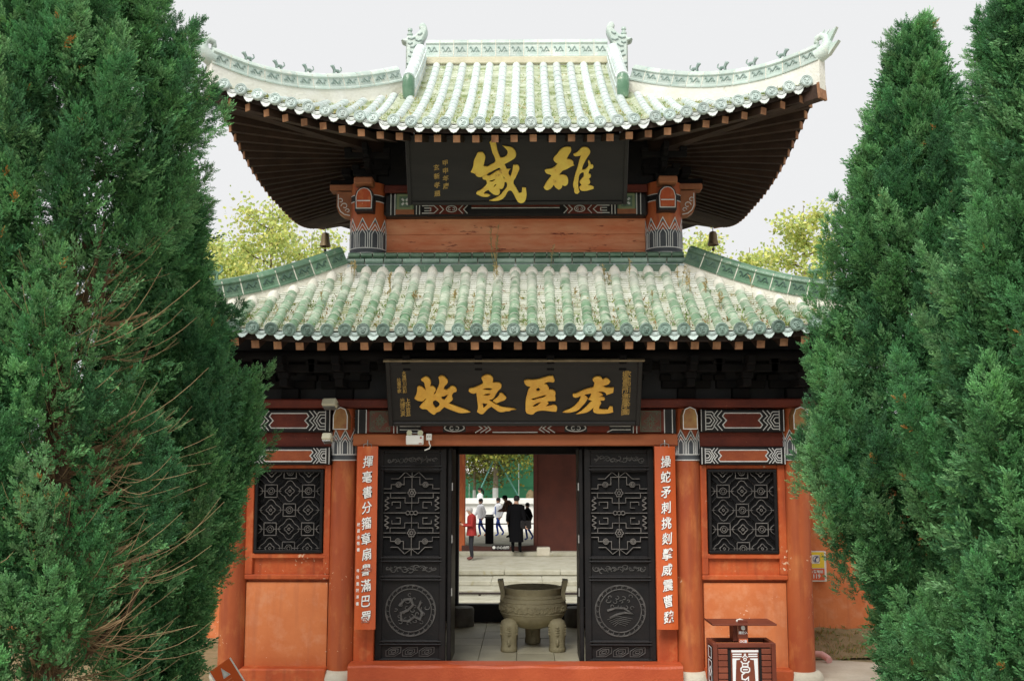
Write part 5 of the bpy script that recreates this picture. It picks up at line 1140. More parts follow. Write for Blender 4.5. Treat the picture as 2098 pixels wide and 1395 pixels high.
for k in range(5): b.strip([(.17 + k * .03, Wd * .35), (.17 + k * .03, Wd * .6)], .008, lambda u, v_, h_: T(u, v_, .0205 + h_), .001)
b.build('faded_text', M('faded_orange', (0.66, 0.22, 0.09)), bd)
b = MB(); e = T(L * .55, Wd / 2, -.03); b.tube([e, (e.x, e.y, 0)], .025, 8); b.build('post', METAL, r)
# ------------------------------------------------------------------ hydrant notice on the garden wall
p = P3(1670, 1190, 14.86); r = thing('notice_box', 'yellow and red notice box numbered 119 on the right garden wall', 'sign', (p.x, 14.80, p.z))
b = MB(); b.rbox((.0, .05, .21), (.30, .10, .42), .006); bd = b.build('box', WHITE, r)
b = MB(); b.box((-.01, -.002, .30), (.26, .006, .22)); b.build('yellow_panel', M('sign_yellow', (0.80, 0.60, 0.04), rough=.4), bd)
b = MB(); b.box((-.01, -.002, .10), (.26, .006, .16)); b.build('red_panel', M('sign_red', (0.62, 0.10, 0.03), rough=.4), bd)
b = MB(); b.box((.0, -.007, .31), (.11, .004, .12)); b.build('white_patch', WHITE, bd)
me = text_mesh('✆', .11, M('sign_blue', (0.03, 0.05, 0.16)), .001, .001); link('symbol', me, bd, (.01, -.011, .31))
me = text_mesh('119', .075, WHITE, .001, .003); link('number', me, bd, (.01, -.008, .075)); me = text_mesh('火警電話', .045, WHITE, .001, .001); link('lettering', me, bd, (.01, -.008, .14))
# pink pipe end on the soil
p = P3(1688, 1335, 13.25); r = MB(); r.tube([(-.35, .2, .06), (-.15, .08, .075), (-.02, .02, .07), (.03, -.06, .035), (.035, -.10, .02)], [.035, .035, .042, .042, .042], 12)
tag(r.build('drain_pipe', M('pink_plastic', (0.62, 0.32, 0.30), (0.70, 0.45, 0.42), 6, .5), None, True, loc=(p.x, 13.25, 0.02)), 'pink plastic pipe elbow lying on the soil by the right column', 'pipe')
# ------------------------------------------------------------------ second hall across the courtyard
PZ = -0.48
HALLRED = M('hall_red_wall', (0.10, 0.029, 0.019), (0.065, 0.02, 0.015), 2, .8, .2)
r = sheet('stone_platform', -9, 9, 28.6, 44, PZ, STEPSTONE)
for k, (y0, y1, z) in enumerate(((27.4, 28.62, -.63), (26.45, 27.42, -.755), (25.3, 26.47, -.87))):
    st = sheet('stone_step', -7, 7, y0 + .02, y1, z - .012, STEPSTONE)
    x = -6.9
    while x < 6.9:
        L = random.uniform(1.2, 1.9); b = MB(); n = 8
        b.rbox((x + L / 2, (y0 + y1) / 2, z - .055), (L - .012, y1 - y0 - .012, .13 + random.uniform(-.006, .006)), .014, Euler((R(random.uniform(-.4, .4)), R(random.uniform(-.3, .3)), 0)).to_matrix()); b.build('step_stone', STEPSTONE, st); x += L
x = -8.9; pe = MB()
while x < 8.9:
    L = random.uniform(1.3, 2.2); b = MB(); b.rbox((x + L / 2, 28.85, PZ - .05), (L - .012, .6, .13), .016, Euler((R(random.uniform(-.5, .5)), 0, 0)).to_matrix()); b.build('edge_stone', STEPSTONE, bpy.data.objects['stone_platform']); x += L
b = MB(); b.rbox((-.2, 26.3, -.80), (7.5, .08, .05), .008)
for x in (-3.5, -1.2, 1.4, 3.2): b.box((x, 26.3, -.84), (.06, .06, .10))
tag(b.build('low_rail', M('dark_iron', (0.03, 0.02, 0.018), rough=.6)), 'low dark iron bar lying along the stone steps across the courtyard', 'rail')
HY = 33.5
hall = thing('rear_hall', 'dark red hall with open doorway across the courtyard', 'building', (-.9, HY, PZ))
def hp(b, name, mat, par=None): return b.build(name, mat, par or hall, off=(-.9, HY, PZ))
xo0, xo1 = at(953, 1050, HY)[0], at(1093, 1050, HY)[0]
b = MB(); b.box(((-8 + xo0 - .35) / 2, HY + .1, PZ + 2.3), (8 + xo0 - .35, .2, 4.6)); hp(b, 'wall', HALLRED); b = MB(); b.box(((8 + xo1 + .02) / 2, HY + .1, PZ + 2.3), (8 - xo1 - .02, .2, 4.6)); hp(b, 'wall', HALLRED)
b = MB(); b.box(((xo0 + xo1) / 2, HY + .1, PZ + 4.15), (xo1 - xo0 + .7, .2, .9)); hp(b, 'door_head', HALLRED)
b = MB(); b.rbox((xo0 - .175, HY + .06, PZ + 1.9), (.35, .3, 3.8), .02); hp(b, 'door_post', COLUMN_P)
b = MB(); b.rbox((xo1 + .06, HY + .06, PZ + 1.9), (.12, .26, 3.8), .02); hp(b, 'door_post', HALLRED)
n = 20; b = MB(); vs = []
for i in range(n + 1):
    u = i / n; x = xo0 - .1 + (xo1 - xo0 + .2) * u; zt_ = PZ + .30 - .055 * math.sin(math.pi * u)
    vs += [(x, HY - .10, PZ + .05), (x, HY - .10, zt_), (x, HY + .14, zt_), (x, HY + .14, PZ + .05)]
b.add(vs, [(i * 4 + j, (i + 1) * 4 + j, (i + 1) * 4 + (j + 1) % 4, i * 4 + (j + 1) % 4) for i in range(n) for j in range(4)] + [(0, 1, 2, 3), tuple(n * 4 + k for k in (3, 2, 1, 0))])
th = hp(b, 'threshold', M('dark_threshold', (0.075, 0.028, 0.02), (0.05, 0.02, 0.016), 4, .6))
b = MB(); b.rbox((0.0, HY - .25, PZ + .06), (6.5, .55, .12), .015); hp(b, 'sill_stone', STEPSTONE)
b = MB(); b.rbox((at(1113, 1130, HY)[0], HY - .3, PZ + .13), (.42, .5, .26), .02); hp(b, 'plinth_stone', STONE)
b = MB(); xs, zs = at(1026, 1121, HY - .12); b.box((xs, HY - .115, zs), (.56, .012, .15)); sg = hp(b, 'notice_strip', BLACKPAINT)
me = text_mesh('小心台阶', .105, WHITE, .001, .002); o = link('lettering', me, sg, (xs + .9 + .07, -.125, zs - PZ)); b = MB(); b.lathe([(0, 0), (.05, 0), (.05, .004), (0, .004)], 16); o = b.build('arrow_mark', WHITE, sg); o.location = (xs + .9 - .22, -.123, zs - PZ); o.rotation_euler = (R(90), 0, 0)
for x in (-5.5, 5.5):
    b = MB(); b.box((x, HY + 2.6, PZ + 2.3), (.2, 4.8, 4.6)); hp(b, 'side_wall', HALLRED)
b = MB(); b.box((0, HY + 1.0, PZ + 4.7), (16.4, 8.2, .2)); hp(b, 'roof_slab', SOFFIT)
b = MB(); b.rbox((0, HY - 2.2, PZ + 4.35), (16, .3, .5), .02); hp(b, 'porch_beam', HALLRED)
b = MB(); b.box((-5.6, HY + 4.9, PZ + 2.3), (5.0, .2, 4.6)); b.box((4.6, HY + 4.9, PZ + 2.3), (6.6, .2, 4.6)); hp(b, 'rear_wall', HALLRED)
# ------------------------------------------------------------------ yard beyond
sheet('yard_paving', -30, 30, 44, 75, PZ, COURT)
W0 = 46.0
b = MB(); b.box((0, W0 + .15, PZ + .55), (26, .3, 1.1)); wl = thing('planter_wall', 'long white planter wall in the yard behind the hall', 'wall', (0, W0, PZ)); b.build('wall', M('whitewash', (0.78, 0.78, 0.75), (0.72, 0.72, 0.68), 2, .8), wl, off=(0, W0, PZ))
b = MB(); b.rbox((0, W0 + .12, PZ + 1.22), (26, .5, .24), .02); b.build('coping', M('whitewash', (0.78, 0.78, 0.75)), wl, off=(0, W0, PZ))
HG = M('hoarding_green', (0.10, 0.40, 0.21), (0.085, 0.34, 0.18), 1.5, .6); HG2 = M('hoarding_green_dark', (0.06, 0.29, 0.16), (0.05, 0.25, 0.14), 1.5, .6)
hd = thing('hoarding', 'green site hoarding of tall panels behind the planter wall', 'fence', (0, 52, PZ))
for i in range(16):
    x = -9.8 + i * 1.25; b = MB(); top = 2.95 if x > -1.4 else 1.75
    b.rbox((x, 52 + .02 * (i % 2), top / 2 + .3), (1.235, .06, top + .6), .01); pn = b.build('panel', HG2 if (i in (9, 10)) else HG, hd, off=(0, 52, 0))
    b = MB()
    for q in range(1, 4): b.bar((x - .6, 51.955 + .02 * (i % 2), .2 + top * q / 4), (x + .6, 51.955 + .02 * (i % 2), .2 + top * q / 4), .03, .015)
    b.build('seam', HG2, pn, off=(0, 52, 0))
x, z = at(1003, 1052, 38); r = thing('barrier_post', 'black square post with lid and thin rail in the yard', 'barrier', (x, 38, PZ))
b = MB(); b.rbox((0, 0, .46), (.30, .30, .92), .02); b.build('body', M('post_black', (0.012, 0.012, 0.014), rough=.4), r)
b = MB(); b.rbox((0, 0, .95), (.36, .36, .07), .02); b.rbox((0, 0, 1.02), (.30, .30, .035), .01); b.build('lid', M('lid_grey', (0.25, 0.25, 0.25), rough=.5), r)
b = MB(); b.tube([(.15, 0, .70), (2.2, .3, .70)], .022, 8); b.tube([(-.15, 0, .70), (-2.2, .3, .70)], .022, 8); b.build('rail', M('post_black', (0.012, 0.012, 0.014)), r, True)
# ------------------------------------------------------------------ people
SKIN = M('skin', (0.50, 0.29, 0.20), rough=.55)
def person(label, loc, rz, H, top, legs, shoes, hair, J=None, coat=None, grey=False):
    r = thing('person', label, 'person', loc, rz); k = H / 1.75
    P = dict(pel=(0, 0, .95), sp=(0, 0, 1.12), ch=(0, 0, 1.32), nk=(0, .01, 1.46), h0=(0, -.01, 1.54), h1=(0, -.015, 1.63), h2=(0, 0, 1.70),
             lh=(.10, 0, .90), lk=(.11, -.02, .50), la=(.11, .02, .09), lt=(.12, -.14, .035), rh=(-.10, 0, .90), rk=(-.11, -.02, .50), ra=(-.11, .02, .09), rt=(-.12, -.14, .035),
             ls=(.17, 0, 1.40), le=(.23, .03, 1.12), lw=(.22, -.06, .88), lf=(.21, -.10, .80), rs=(-.17, 0, 1.40), re=(-.23, .03, 1.12), rw=(-.22, -.06, .88), rf=(-.21, -.10, .80))
    if J: P.update(J)
    rad = dict(pel=(.155, .115), sp=(.15, .11), ch=(.165, .115), nk=(.058, .06), h0=(.062, .075), h1=(.077, .092), h2=(.06, .075), lh=(.085, .095), rh=(.085, .095), lk=(.062, .068), rk=(.062, .068), la=(.042, .05), ra=(.042, .05), lt=(.042, .036), rt=(.042, .036),
               ls=(.068, .07), rs=(.068, .07), le=(.05, .05), re=(.05, .05), lw=(.034, .034), rw=(.034, .034), lf=(.036, .024), rf=(.036, .024))
    names = list(P); E = [('pel', 'sp'), ('sp', 'ch'), ('ch', 'nk'), ('nk', 'h0'), ('h0', 'h1'), ('h1', 'h2'), ('pel', 'lh'), ('lh', 'lk'), ('lk', 'la'), ('la', 'lt'), ('pel', 'rh'), ('rh', 'rk'), ('rk', 'ra'), ('ra', 'rt'),
                          ('ch', 'ls'), ('ls', 'le'), ('le', 'lw'), ('lw', 'lf'), ('ch', 'rs'), ('rs', 're'), ('re', 'rw'), ('rw', 'rf')]
    me = bpy.data.meshes.new('b'); me.from_pydata([tuple(c * k for c in P[n]) for n in names], [(names.index(a), names.index(c)) for a, c in E], []); me.update()
    o = bpy.data.objects.new('b', me); COL.objects.link(o); md = o.modifiers.new('s', 'SKIN'); md.use_smooth_shade = True
    for n, sv in zip(names, me.skin_vertices[0].data): sv.radius = (rad[n][0] * k, rad[n][1] * k); sv.use_root = (n == 'pel')
    o.modifiers.new('u', 'SUBSURF').levels = 2
    bpy.context.view_layer.update(); bme = bpy.data.meshes.new_from_object(o.evaluated_get(bpy.context.evaluated_depsgraph_get())); bpy.data.objects.remove(o)
    kind = {('nk', 'h0'): 0, ('h0', 'h1'): 0, ('h1', 'h2'): 0, ('lw', 'lf'): 0, ('rw', 'rf'): 0, ('la', 'lt'): 3, ('ra', 'rt'): 3}
    for e in E: kind.setdefault(e, 2 if e[0] in ('lh', 'rh', 'lk', 'rk', 'pel') and e[1] not in ('sp',) else 1)
    A = np.array([[P[e[0]], P[e[1]]] for e in E]) * k
    bme.materials.clear()
    for m_ in (SKIN, top, legs, shoes): bme.materials.append(m_)
    for p in bme.polygons:
        c = np.array(p.center); d = A[:, 1] - A[:, 0]; t = np.clip(((c - A[:, 0]) * d).sum(1) / (d * d).sum(1), 0, 1); q = np.linalg.norm(c - A[:, 0] - d * t[:, None], axis=1); p.material_index = kind[E[int(q.argmin())]]
    # fingers and nose, rooted inside the palm and the face
    mb = MB(); mb.v = [tuple(v.co) for v in bme.vertices]; mb.f = [tuple(p.vertices) for p in bme.polygons]; mb.m = [p.material_index for p in bme.polygons]; mb.mi = 0
    for sd in 'lr':
        wv, fv = Vector(P[sd + 'w']) * k, Vector(P[sd + 'f']) * k; d = (fv - wv).normalized(); sx = d.orthogonal().normalized(); sy = d.cross(sx)
        for q in range(4): a = fv + sx * ((q - 1.5) * .017 * k) - d * .01; mb.tube([a, a + d * (.05 - .006 * abs(q - 1.3)) * k + sy * .006, a + d * .075 * k + sy * .02 * k], [.009 * k, .0085 * k, .006 * k], 6)
        a = wv + d * .03 * k; mb.tube([a, a + sx * .035 * k + d * .025 * k, a + sx * .04 * k + d * .055 * k], [.011 * k, .010 * k, .007 * k], 6)
    h = Vector(P['h1']) * k; mb.tube([h + Vector((0, -.085, .0)) * k, h + Vector((0, -.108, -.025)) * k, h + Vector((0, -.085, -.035)) * k], [.008 * k, .015 * k, .008 * k], 6)
    for s in (-1, 1): mb.tube([h + Vector((s * .075, .0, .01)) * k, h + Vector((s * .092, .01, .0)) * k, h + Vector((s * .078, .0, -.03)) * k], [.012 * k, .012 * k, .008 * k], 6)
    body = mb.build('body', [SKIN, top, legs, shoes], r, True)
    b = MB(); hc = Vector(P['h1']) * k + Vector((0, .012, .02)) * k
    b.lathe([(.082, -.035), (.092, .0), (.09, .04), (.07, .078), (.035, .095), (0, .099)], 16, hc, k, k * 1.18); vs = b.v
    b.v = [(x, y + (.03 * k if z < hc.z and y < hc.y else 0), z - (.04 * k if y > hc.y and z < hc.z - .01 * k else 0)) for x, y, z in vs]; b.build('hair', hair, r, True)
    for s in (-1, 1):
        b = MB(); b.box(h + Vector((s * .03, -.094, .008)) * k, (.018 * k, .008 * k, .009 * k)); b.build('eye', BLACKPAINT, r)
    if coat:
        cm, zl_, fl = coat; b = MB(); c0 = Vector(P['ch']) * k; p0 = Vector(P['pel']) * k
        b.lathe([(.05, .17), (.13, .13), (.19, .08), (.205, -.02), (.195, -.18), (.20 * fl ** .5, -.36), (.21 * fl, zl_ - 1.32), (.18 * fl, zl_ - 1.315)], 24, c0, k, k * .74, mapf=lambda v: v + (p0 - c0) * max(0, min(1, (c0.z - v.z) / (c0.z - p0.z + 1e-6))) * Vector((1, 1, 0)).length * .0 + Vector(((p0.x - c0.x), (p0.y - c0.y), 0)) * max(0, min(1.3, (c0.z - v.z) / (c0.z - p0.z + 1e-6))))
        b.build('coat', cm, r, True)
        for sd in 'lr': # sleeves over the arms
            b = MB(); b.tube([Vector(P['ch']) * k * .3 + Vector(P[sd + 's']) * k * .7 + Vector((0, 0, -.01)), Vector(P[sd + 's']) * k, Vector(P[sd + 'e']) * k, Vector(P[sd + 'w']) * k], [.075 * k, .085 * k, .07 * k, .052 * k], 12); b.build('sleeve', cm, r, True)
    return r, k, P
RED = M('red_jacket', (0.30, 0.020, 0.018), (0.26, 0.018, 0.014), 10, .6); BLK = M('black_cloth', (0.006, 0.006, 0.007), rough=.95, spec=.05); NAVY = M('dark_trousers', (0.02, 0.02, 0.026), rough=.8); SHIRT = M('white_shirt', (0.86, 0.87, 0.89), rough=.7); BLUE = M('blue_trousers', (0.03, 0.08, 0.42), (0.025, 0.06, 0.32), 8, .7)
GREYH = M('grey_hair', (0.42, 0.41, 0.39), rough=.7); BLKH = M('black_hair', (0.012, 0.010, 0.010), rough=.5); SHOE = M('maroon_shoe', (0.12, 0.03, 0.025), rough=.6); ORSH = M('orange_shoe', (0.6, 0.16, 0.07), rough=.6); BROWNJ = M('brown_jacket', (0.17, 0.075, 0.04), (0.11, 0.05, 0.03), 10, .7); BLUSH = M('blue_shoe', (0.04, 0.09, 0.45), rough=.6)
x, _ = at(966, 1145, 31.6)
r, k, P = person('grey-haired person in red jacket looking down at their hands', (x, 31.6, PZ), R(-78), 1.62, RED, NAVY, SHOE, GREYH,
    dict(h0=(0, -.05, 1.52), h1=(0, -.085, 1.60), h2=(0, -.085, 1.68), nk=(0, -.01, 1.45), le=(.22, -.03, 1.12), lw=(.10, -.28, 1.14), lf=(.07, -.36, 1.17), re=(-.22, -.03, 1.12), rw=(-.10, -.28, 1.14), rf=(-.07, -.36, 1.17)), (RED, .84, 1.12))
b = MB(); b.box(Vector((0, -.40, 1.19)) * k, (.07, .012, .14), Matrix.Rotation(R(-35), 3, 'X')); tag(b.build('phone', BLK), 'dark phone held by the person in the red jacket', 'phone'); o = bpy.data.objects['phone']; o.matrix_world = Matrix.Translation((x, 31.6, PZ)) @ Matrix.Rotation(R(-78), 4, 'Z')
x, _ = at(1058, 1130, 32.7)
r, k, P = person('person in long black coat with a shoulder bag in the far doorway', (x, 32.75, PZ + .12), R(170), 1.80, BLK, BLK, BLK, BLKH,
    dict(h0=(0, -.03, 1.54), h1=(0, -.06, 1.62), h2=(0, -.05, 1.70), re=(-.23, .05, 1.12), rw=(-.30, .10, .86), rf=(-.33, .12, .78), le=(.26, -.02, 1.12), lw=(.30, -.1, .95), lf=(.30, -.15, .9)), (BLK, .30, 1.05))
b = MB(); b.rbox((-.02, .0, .0), (.34, .14, .26), .03); bg_ = b.build('shoulder_bag', M('bag_leather', (0.015, 0.013, 0.013), rough=.35), None, loc=(x + .32, 32.62, PZ + 1.0)); tag(bg_, 'black shoulder bag at the side of the person in the long coat', 'bag')
b = MB(); b.tube([(-.17, 0, .12), (-.24, .06, .45), (-.14, .1, .52), (.12, .02, .12)], .014, 6); b.build('strap', BLK, bg_, True)
x, _ = at(1046, 1090, 36.5)
person('person in dark cap and brown jacket bending forward in the yard', (x, 36.8, PZ + .28), R(-62), 1.58, BROWNJ, BLK, BLK, BLK,
    dict(ch=(0, -.10, 1.28), nk=(0, -.17, 1.40), h0=(0, -.22, 1.47), h1=(0, -.27, 1.54), h2=(0, -.28, 1.61), ls=(.16, -.12, 1.36), rs=(-.16, -.12, 1.36), le=(.22, -.22, 1.10), lw=(.12, -.42, 1.06), lf=(.08, -.5, 1.06), re=(-.22, -.22, 1.10), rw=(-.12, -.42, 1.06), rf=(-.08, -.5, 1.06)), (BROWNJ, .84, 1.0))
walk = dict(lk=(.09, -.14, .52), la=(.09, -.06, .10), lt=(.09, -.22, .05), rk=(-.09, .10, .50), ra=(-.09, .34, .16), rt=(-.09, .22, .04), le=(.22, .10, 1.13), lw=(.2, .02, .9), lf=(.2, -.03, .83), re=(-.22, -.08, 1.14), rw=(-.2, -.22, .95), rf=(-.2, -.28, .9))
x, _ = at(1021, 1095, 41.6)
r, k, P = person('child in white shirt and blue trousers walking between post and black coat', (x, 41.6, PZ), R(-58), 1.52, SHIRT, BLUE, BLUSH, BLKH, walk, (SHIRT, .92, 1.0))
b = MB(); b.strip([(0, 1.36), (.0, 1.0)], .07, lambda u, v, h_: Vector((u, -.165 - h_, v)) * k, .01); b.build('blue_tie', M('tie_blue', (0.12, 0.2, 0.55)), r)
x, _ = at(985, 1095, 41.2)
person('child in white shirt and orange shoes behind the red jacket', (x, 41.2, PZ), R(-60), 1.50, SHIRT, BLUE, ORSH, BLKH, walk, (SHIRT, .92, 1.0))
x, _ = at(984, 1020, 47.6)
r, k, P = person('ponytailed person in white shirt standing behind the planter wall', (x, 47.4, PZ + .12), R(-70), 1.66, SHIRT, BLUE, BLK, BLKH, None, (SHIRT, .9, 1.0))
b = MB(); b.tube([(0, .10, 1.64), (0, .16, 1.60), (0, .17, 1.48), (0, .14, 1.38)], [.03, .045, .04, .01], 8); b.v = [tuple(Vector(v) * k) for v in b.v]; b.build('ponytail', BLKH, r, True)
x, _ = at(1081, 1095, 39.5)
person('child in blue trousers half hidden behind the long black coat', (x, 39.5, PZ), R(-62), 1.40, BLK, BLUE, BLUSH, BLKH, walk, (BLK, .72, 1.1))
# ------------------------------------------------------------------ junipers
LEAF = Mattr('juniper_leaf', .55, .22, inst=True); LEAF2 = Mattr('yellow_leaf', .6, .45)
def spray_template(seed, sprigs=7, n=8):
    """a feathery juniper tuft: sprigs set up a short stem, each lined with small scale leaves; unit length along +z"""
    g = np.random.default_rng(seed); V = []; F = []; T = []
    def leaf(base, d, L, w_, tip):
        d = d / np.linalg.norm(d); s = np.cross(d, g.normal(size=3)); s /= np.linalg.norm(s); o = len(V)
        V.extend([base, base + d * L * .5 + s * w_ * .5, base + d * L, base + d * L * .5 - s * w_ * .5]); F.extend([(o, o + 1, o + 2), (o, o + 2, o + 3)]); T.extend([tip * .8, tip, tip * 1.15, tip])
    for i in range(sprigs):
        t = i / (sprigs - 1); a = i * 2.4 + g.uniform(-.4, .4); sp = .85 * (1 - t) * g.uniform(.7, 1.2) + .04
        d = np.array([math.cos(a) * sp, math.sin(a) * sp, .8]); d /= np.linalg.norm(d); b0 = np.array([0, 0, t * .5]); L = .52 * g.uniform(.8, 1.15)
        for k in range(n):
            u = (k + .4) / n; c = a + k * 2.2; side = np.array([math.cos(c), math.sin(c), .2]) * (.75 * (1 - .6 * u)); leaf(b0 + d * L * u * .85, d + side, .20 * (1 - .3 * u), .062, .55 + .85 * min(1, .25 + .75 * u))  # paler young tips; highlight and inner shade also put into the colour
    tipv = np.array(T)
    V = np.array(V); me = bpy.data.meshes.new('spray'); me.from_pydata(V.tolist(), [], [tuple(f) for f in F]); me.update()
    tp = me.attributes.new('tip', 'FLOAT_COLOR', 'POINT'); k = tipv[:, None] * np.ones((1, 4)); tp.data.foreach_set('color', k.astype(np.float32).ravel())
    me.materials.append(LEAF); return bpy.data.objects.new('spray', me)      # never linked: only the crown's nodes use it
def spray_nodes():
    ng = bpy.data.node_groups.new('sprays', 'GeometryNodeTree'); ng.interface.new_socket('Geometry', in_out='INPUT', socket_type='NodeSocketGeometry'); ng.interface.new_socket('Geometry', in_out='OUTPUT', socket_type='NodeSocketGeometry')
    N, L = ng.nodes.new, ng.links.new; gi = N('NodeGroupInput'); go = N('NodeGroupOutput'); ip = N('GeometryNodeInstanceOnPoints'); g2 = N('GeometryNodeGeometryToInstance')
    for s in range(5):
        oi = N('GeometryNodeObjectInfo'); oi.inputs['Object'].default_value = spray_template(s); L(oi.outputs['Geometry'], g2.inputs[0])
    def na(nm, ty): a = N('GeometryNodeInputNamedAttribute'); a.data_type = ty; a.inputs['Name'].default_value = nm; return a.outputs['Attribute']
    er = N('FunctionNodeEulerToRotation'); L(na('rot', 'FLOAT_VECTOR'), er.inputs[0]); L(er.outputs[0], ip.inputs['Rotation'])
    L(gi.outputs[0], ip.inputs['Points']); L(g2.outputs[0], ip.inputs['Instance']); ip.inputs['Pick Instance'].default_value = True
    L(na('tid', 'INT'), ip.inputs['Instance Index']); L(na('siz', 'FLOAT'), ip.inputs['Scale']); L(ip.outputs[0], go.inputs[0]); return ng
SPRAYS = spray_nodes()
def crown(P, D, S, C, parent):
    """one crown: a cloud of points, each carrying a spray"""
    n = len(P); me = bpy.data.meshes.new('crown'); me.vertices.add(n); me.vertices.foreach_set('co', P.astype(np.float32).ravel())
    d = D / np.linalg.norm(D, axis=1)[:, None]; th = np.arccos(np.clip(d[:, 2], -1, 1)); ph = np.arctan2(d[:, 1], d[:, 0])
    rot = np.stack([np.zeros(n), th, ph], 1)         # tilt the +z stem down to the direction, then swing it round
    a = me.attributes.new('rot', 'FLOAT_VECTOR', 'POINT'); a.data.foreach_set('vector', rot.astype(np.float32).ravel())
    a = me.attributes.new('siz', 'FLOAT', 'POINT'); a.data.foreach_set('value', S.astype(np.float32))
    a = me.attributes.new('tid', 'INT', 'POINT'); a.data.foreach_set('value', rng.integers(0, 5, n).astype(np.int32))
    a = me.attributes.new('col', 'FLOAT_COLOR', 'POINT'); c4 = np.ones((n, 4), np.float32); c4[:, :3] = C; a.data.foreach_set('color', c4.ravel())
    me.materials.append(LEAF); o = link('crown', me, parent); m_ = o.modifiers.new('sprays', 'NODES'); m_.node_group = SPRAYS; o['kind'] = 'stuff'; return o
GREENS = np.array([(0.098, 0.255, 0.096), (0.078, 0.222, 0.084), (0.122, 0.290, 0.106), (0.155, 0.325, 0.136), (0.066, 0.185, 0.078)])
def juniper(label, base, H, radf, nplume, seed, bare=None, spr=130, size=.10, up=.85, group=None, zmin=.15, cut=None):
    global rng
    rng = np.random.default_rng(seed); r = thing('juniper_tree', label, 'tree', base, 0, group)
    pos = []; dr = []; sz = []; col = []
    for i in range(nplume):
        z = H * (zmin + (.97 - zmin) * rng.random() ** .9); a = rng.random() * 2 * math.pi
        if rng.random() < .5: a = -math.pi / 2 + rng.normal() * 1.1        # a little denser on the sunny, open side
        rad = radf(z / H, a); outv = np.array([math.cos(a), math.sin(a), 0.])
        depth = rng.choice([1.0, .82, .62], p=[.60, .28, .12])
        lean = rng.uniform(.04, .26); ax = np.array([0, 0, up]) + outv * lean + rng.normal(size=3) * .06; ax /= np.linalg.norm(ax)
        L = rng.uniform(.75, 1.4) * min(1.0, .45 + (1 - z / H) * 1.2); R0 = rng.uniform(.15, .26) * min(1, .5 + (1 - z / H))
        p0 = outv * max(.02, rad * depth - R0 * .75 - L * lean * .8); p0[2] = max(.05, z - L * .45)      # the plume's shoulder, not its foot, reaches the outline
        if bare is not None and bare(p0, H) > rng.random(): continue
        n = int(spr * (L / .7) * rng.uniform(.8, 1.2)); msub = int(rng.integers(4, 8)); sid = rng.integers(0, msub, n)
        q = np.cross(ax, [0, 0, 1.0001]) if abs(ax[2]) < .99 else np.array([1., 0, 0]); q /= np.linalg.norm(q); w_ = np.cross(ax, q)
        # a plume is a sheaf of smaller pointed tufts set up its axis
        st = rng.random(msub) ** 1.2 * .62; st[0] = .45; sa = rng.random(msub) * 2 * math.pi; so_ = np.cos(sa)[:, None] * q + np.sin(sa)[:, None] * w_; so_[0] *= 0
        sax = ax + so_ * rng.uniform(.08, .32, (msub, 1)) + rng.normal(size=(msub, 3)) * .06; sax /= np.linalg.norm(sax, axis=1)[:, None]; sl = L * rng.uniform(.30, .55, msub); sr = R0 * rng.uniform(.34, .55, msub)
        sp0 = p0 + ax * (st * L)[:, None] + so_ * (R0 * .55 * (1 - st))[:, None]
        t = rng.random(n) ** .75; th = rng.random(n) * 2 * math.pi; A = sax[sid]; Q = np.cross(A, np.array([.3, .9, .2])); Q /= np.linalg.norm(Q, axis=1)[:, None]; Wv = np.cross(A, Q); ra = np.cos(th)[:, None] * Q + np.sin(th)[:, None] * Wv
        rr = sr[sid] * (np.clip(1 - t, 0, 1) ** .8) * (.3 + .7 * np.sqrt(rng.random(n))) * (.55 + .9 * np.minimum(1, t * 3)) * rng.uniform(.8, 1.2, n)
        pos.append(sp0[sid] + A * (t * sl[sid])[:, None] + ra * rr[:, None]); dr.append(A * .8 + ra * (.95 * (1 - .6 * t))[:, None] + outv * .12 + rng.normal(size=(n, 3)) * .25)
        sz.append(size * rng.uniform(.65, 1.25, n) * (1 - .25 * t)); c = GREENS[rng.integers(0, 5)] * rng.uniform(.85, 1.15); sc_ = rng.uniform(.8, 1.22, msub)
        cc = c * (sc_[sid] * rng.uniform(.8, 1.2, n))[:, None] * (1 + rng.normal(size=(n, 3)) * .05)
        dead = rng.random(n) < .0025; cc[dead] = (0.42, 0.19, 0.05); col.append(cc)
    # inner foliage that closes the crown
    n = nplume * 22; z = H * (zmin + (.95 - zmin) * rng.random(n)); a = rng.random(n) * 2 * math.pi
    rad = np.array([radf(zz / H, aa) for zz, aa in zip(z, a)]) * np.sqrt(rng.uniform(.15, .62, n)); P = np.stack([np.cos(a) * rad, np.sin(a) * rad, z], 1)
    if bare is not None:
        keep = np.array([bare(p, H) * .9 < rng.random() for p in P]); P = P[keep]; a = a[keep]; n = len(P)
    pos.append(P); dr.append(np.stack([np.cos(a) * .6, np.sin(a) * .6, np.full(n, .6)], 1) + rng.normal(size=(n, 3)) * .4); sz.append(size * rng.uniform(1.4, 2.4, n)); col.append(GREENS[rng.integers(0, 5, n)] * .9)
    pos, dr, sz, col = map(np.concatenate, (pos, dr, sz, col))
    crown(pos, dr, sz, np.clip(col, .01, 1), r)
    b = MB(); b.tube([(0, 0, -.05), (.02, 0, H * .25), (0, .02, H * .6), (0, 0, H * .92)], [.13, .11, .06, .012], 10); b.build('trunk', BARK, r, True)
    rnd = random.Random(seed)
    for i in range(26):
        z = H * (.12 + .75 * i / 26); a = rnd.random() * 6.28; rad = radf(z / H + .1, a) * .7; b = MB()
        b.tube([(0, 0, z), (math.cos(a) * rad * .4, math.sin(a) * rad * .4, z + .12), (math.cos(a) * rad * .8, math.sin(a) * rad * .8, z + .45), (math.cos(a) * rad, math.sin(a) * rad, z + .8)], [.035, .026, .016, .006], 6); b.build('limb', BARK, r, True)
    return r
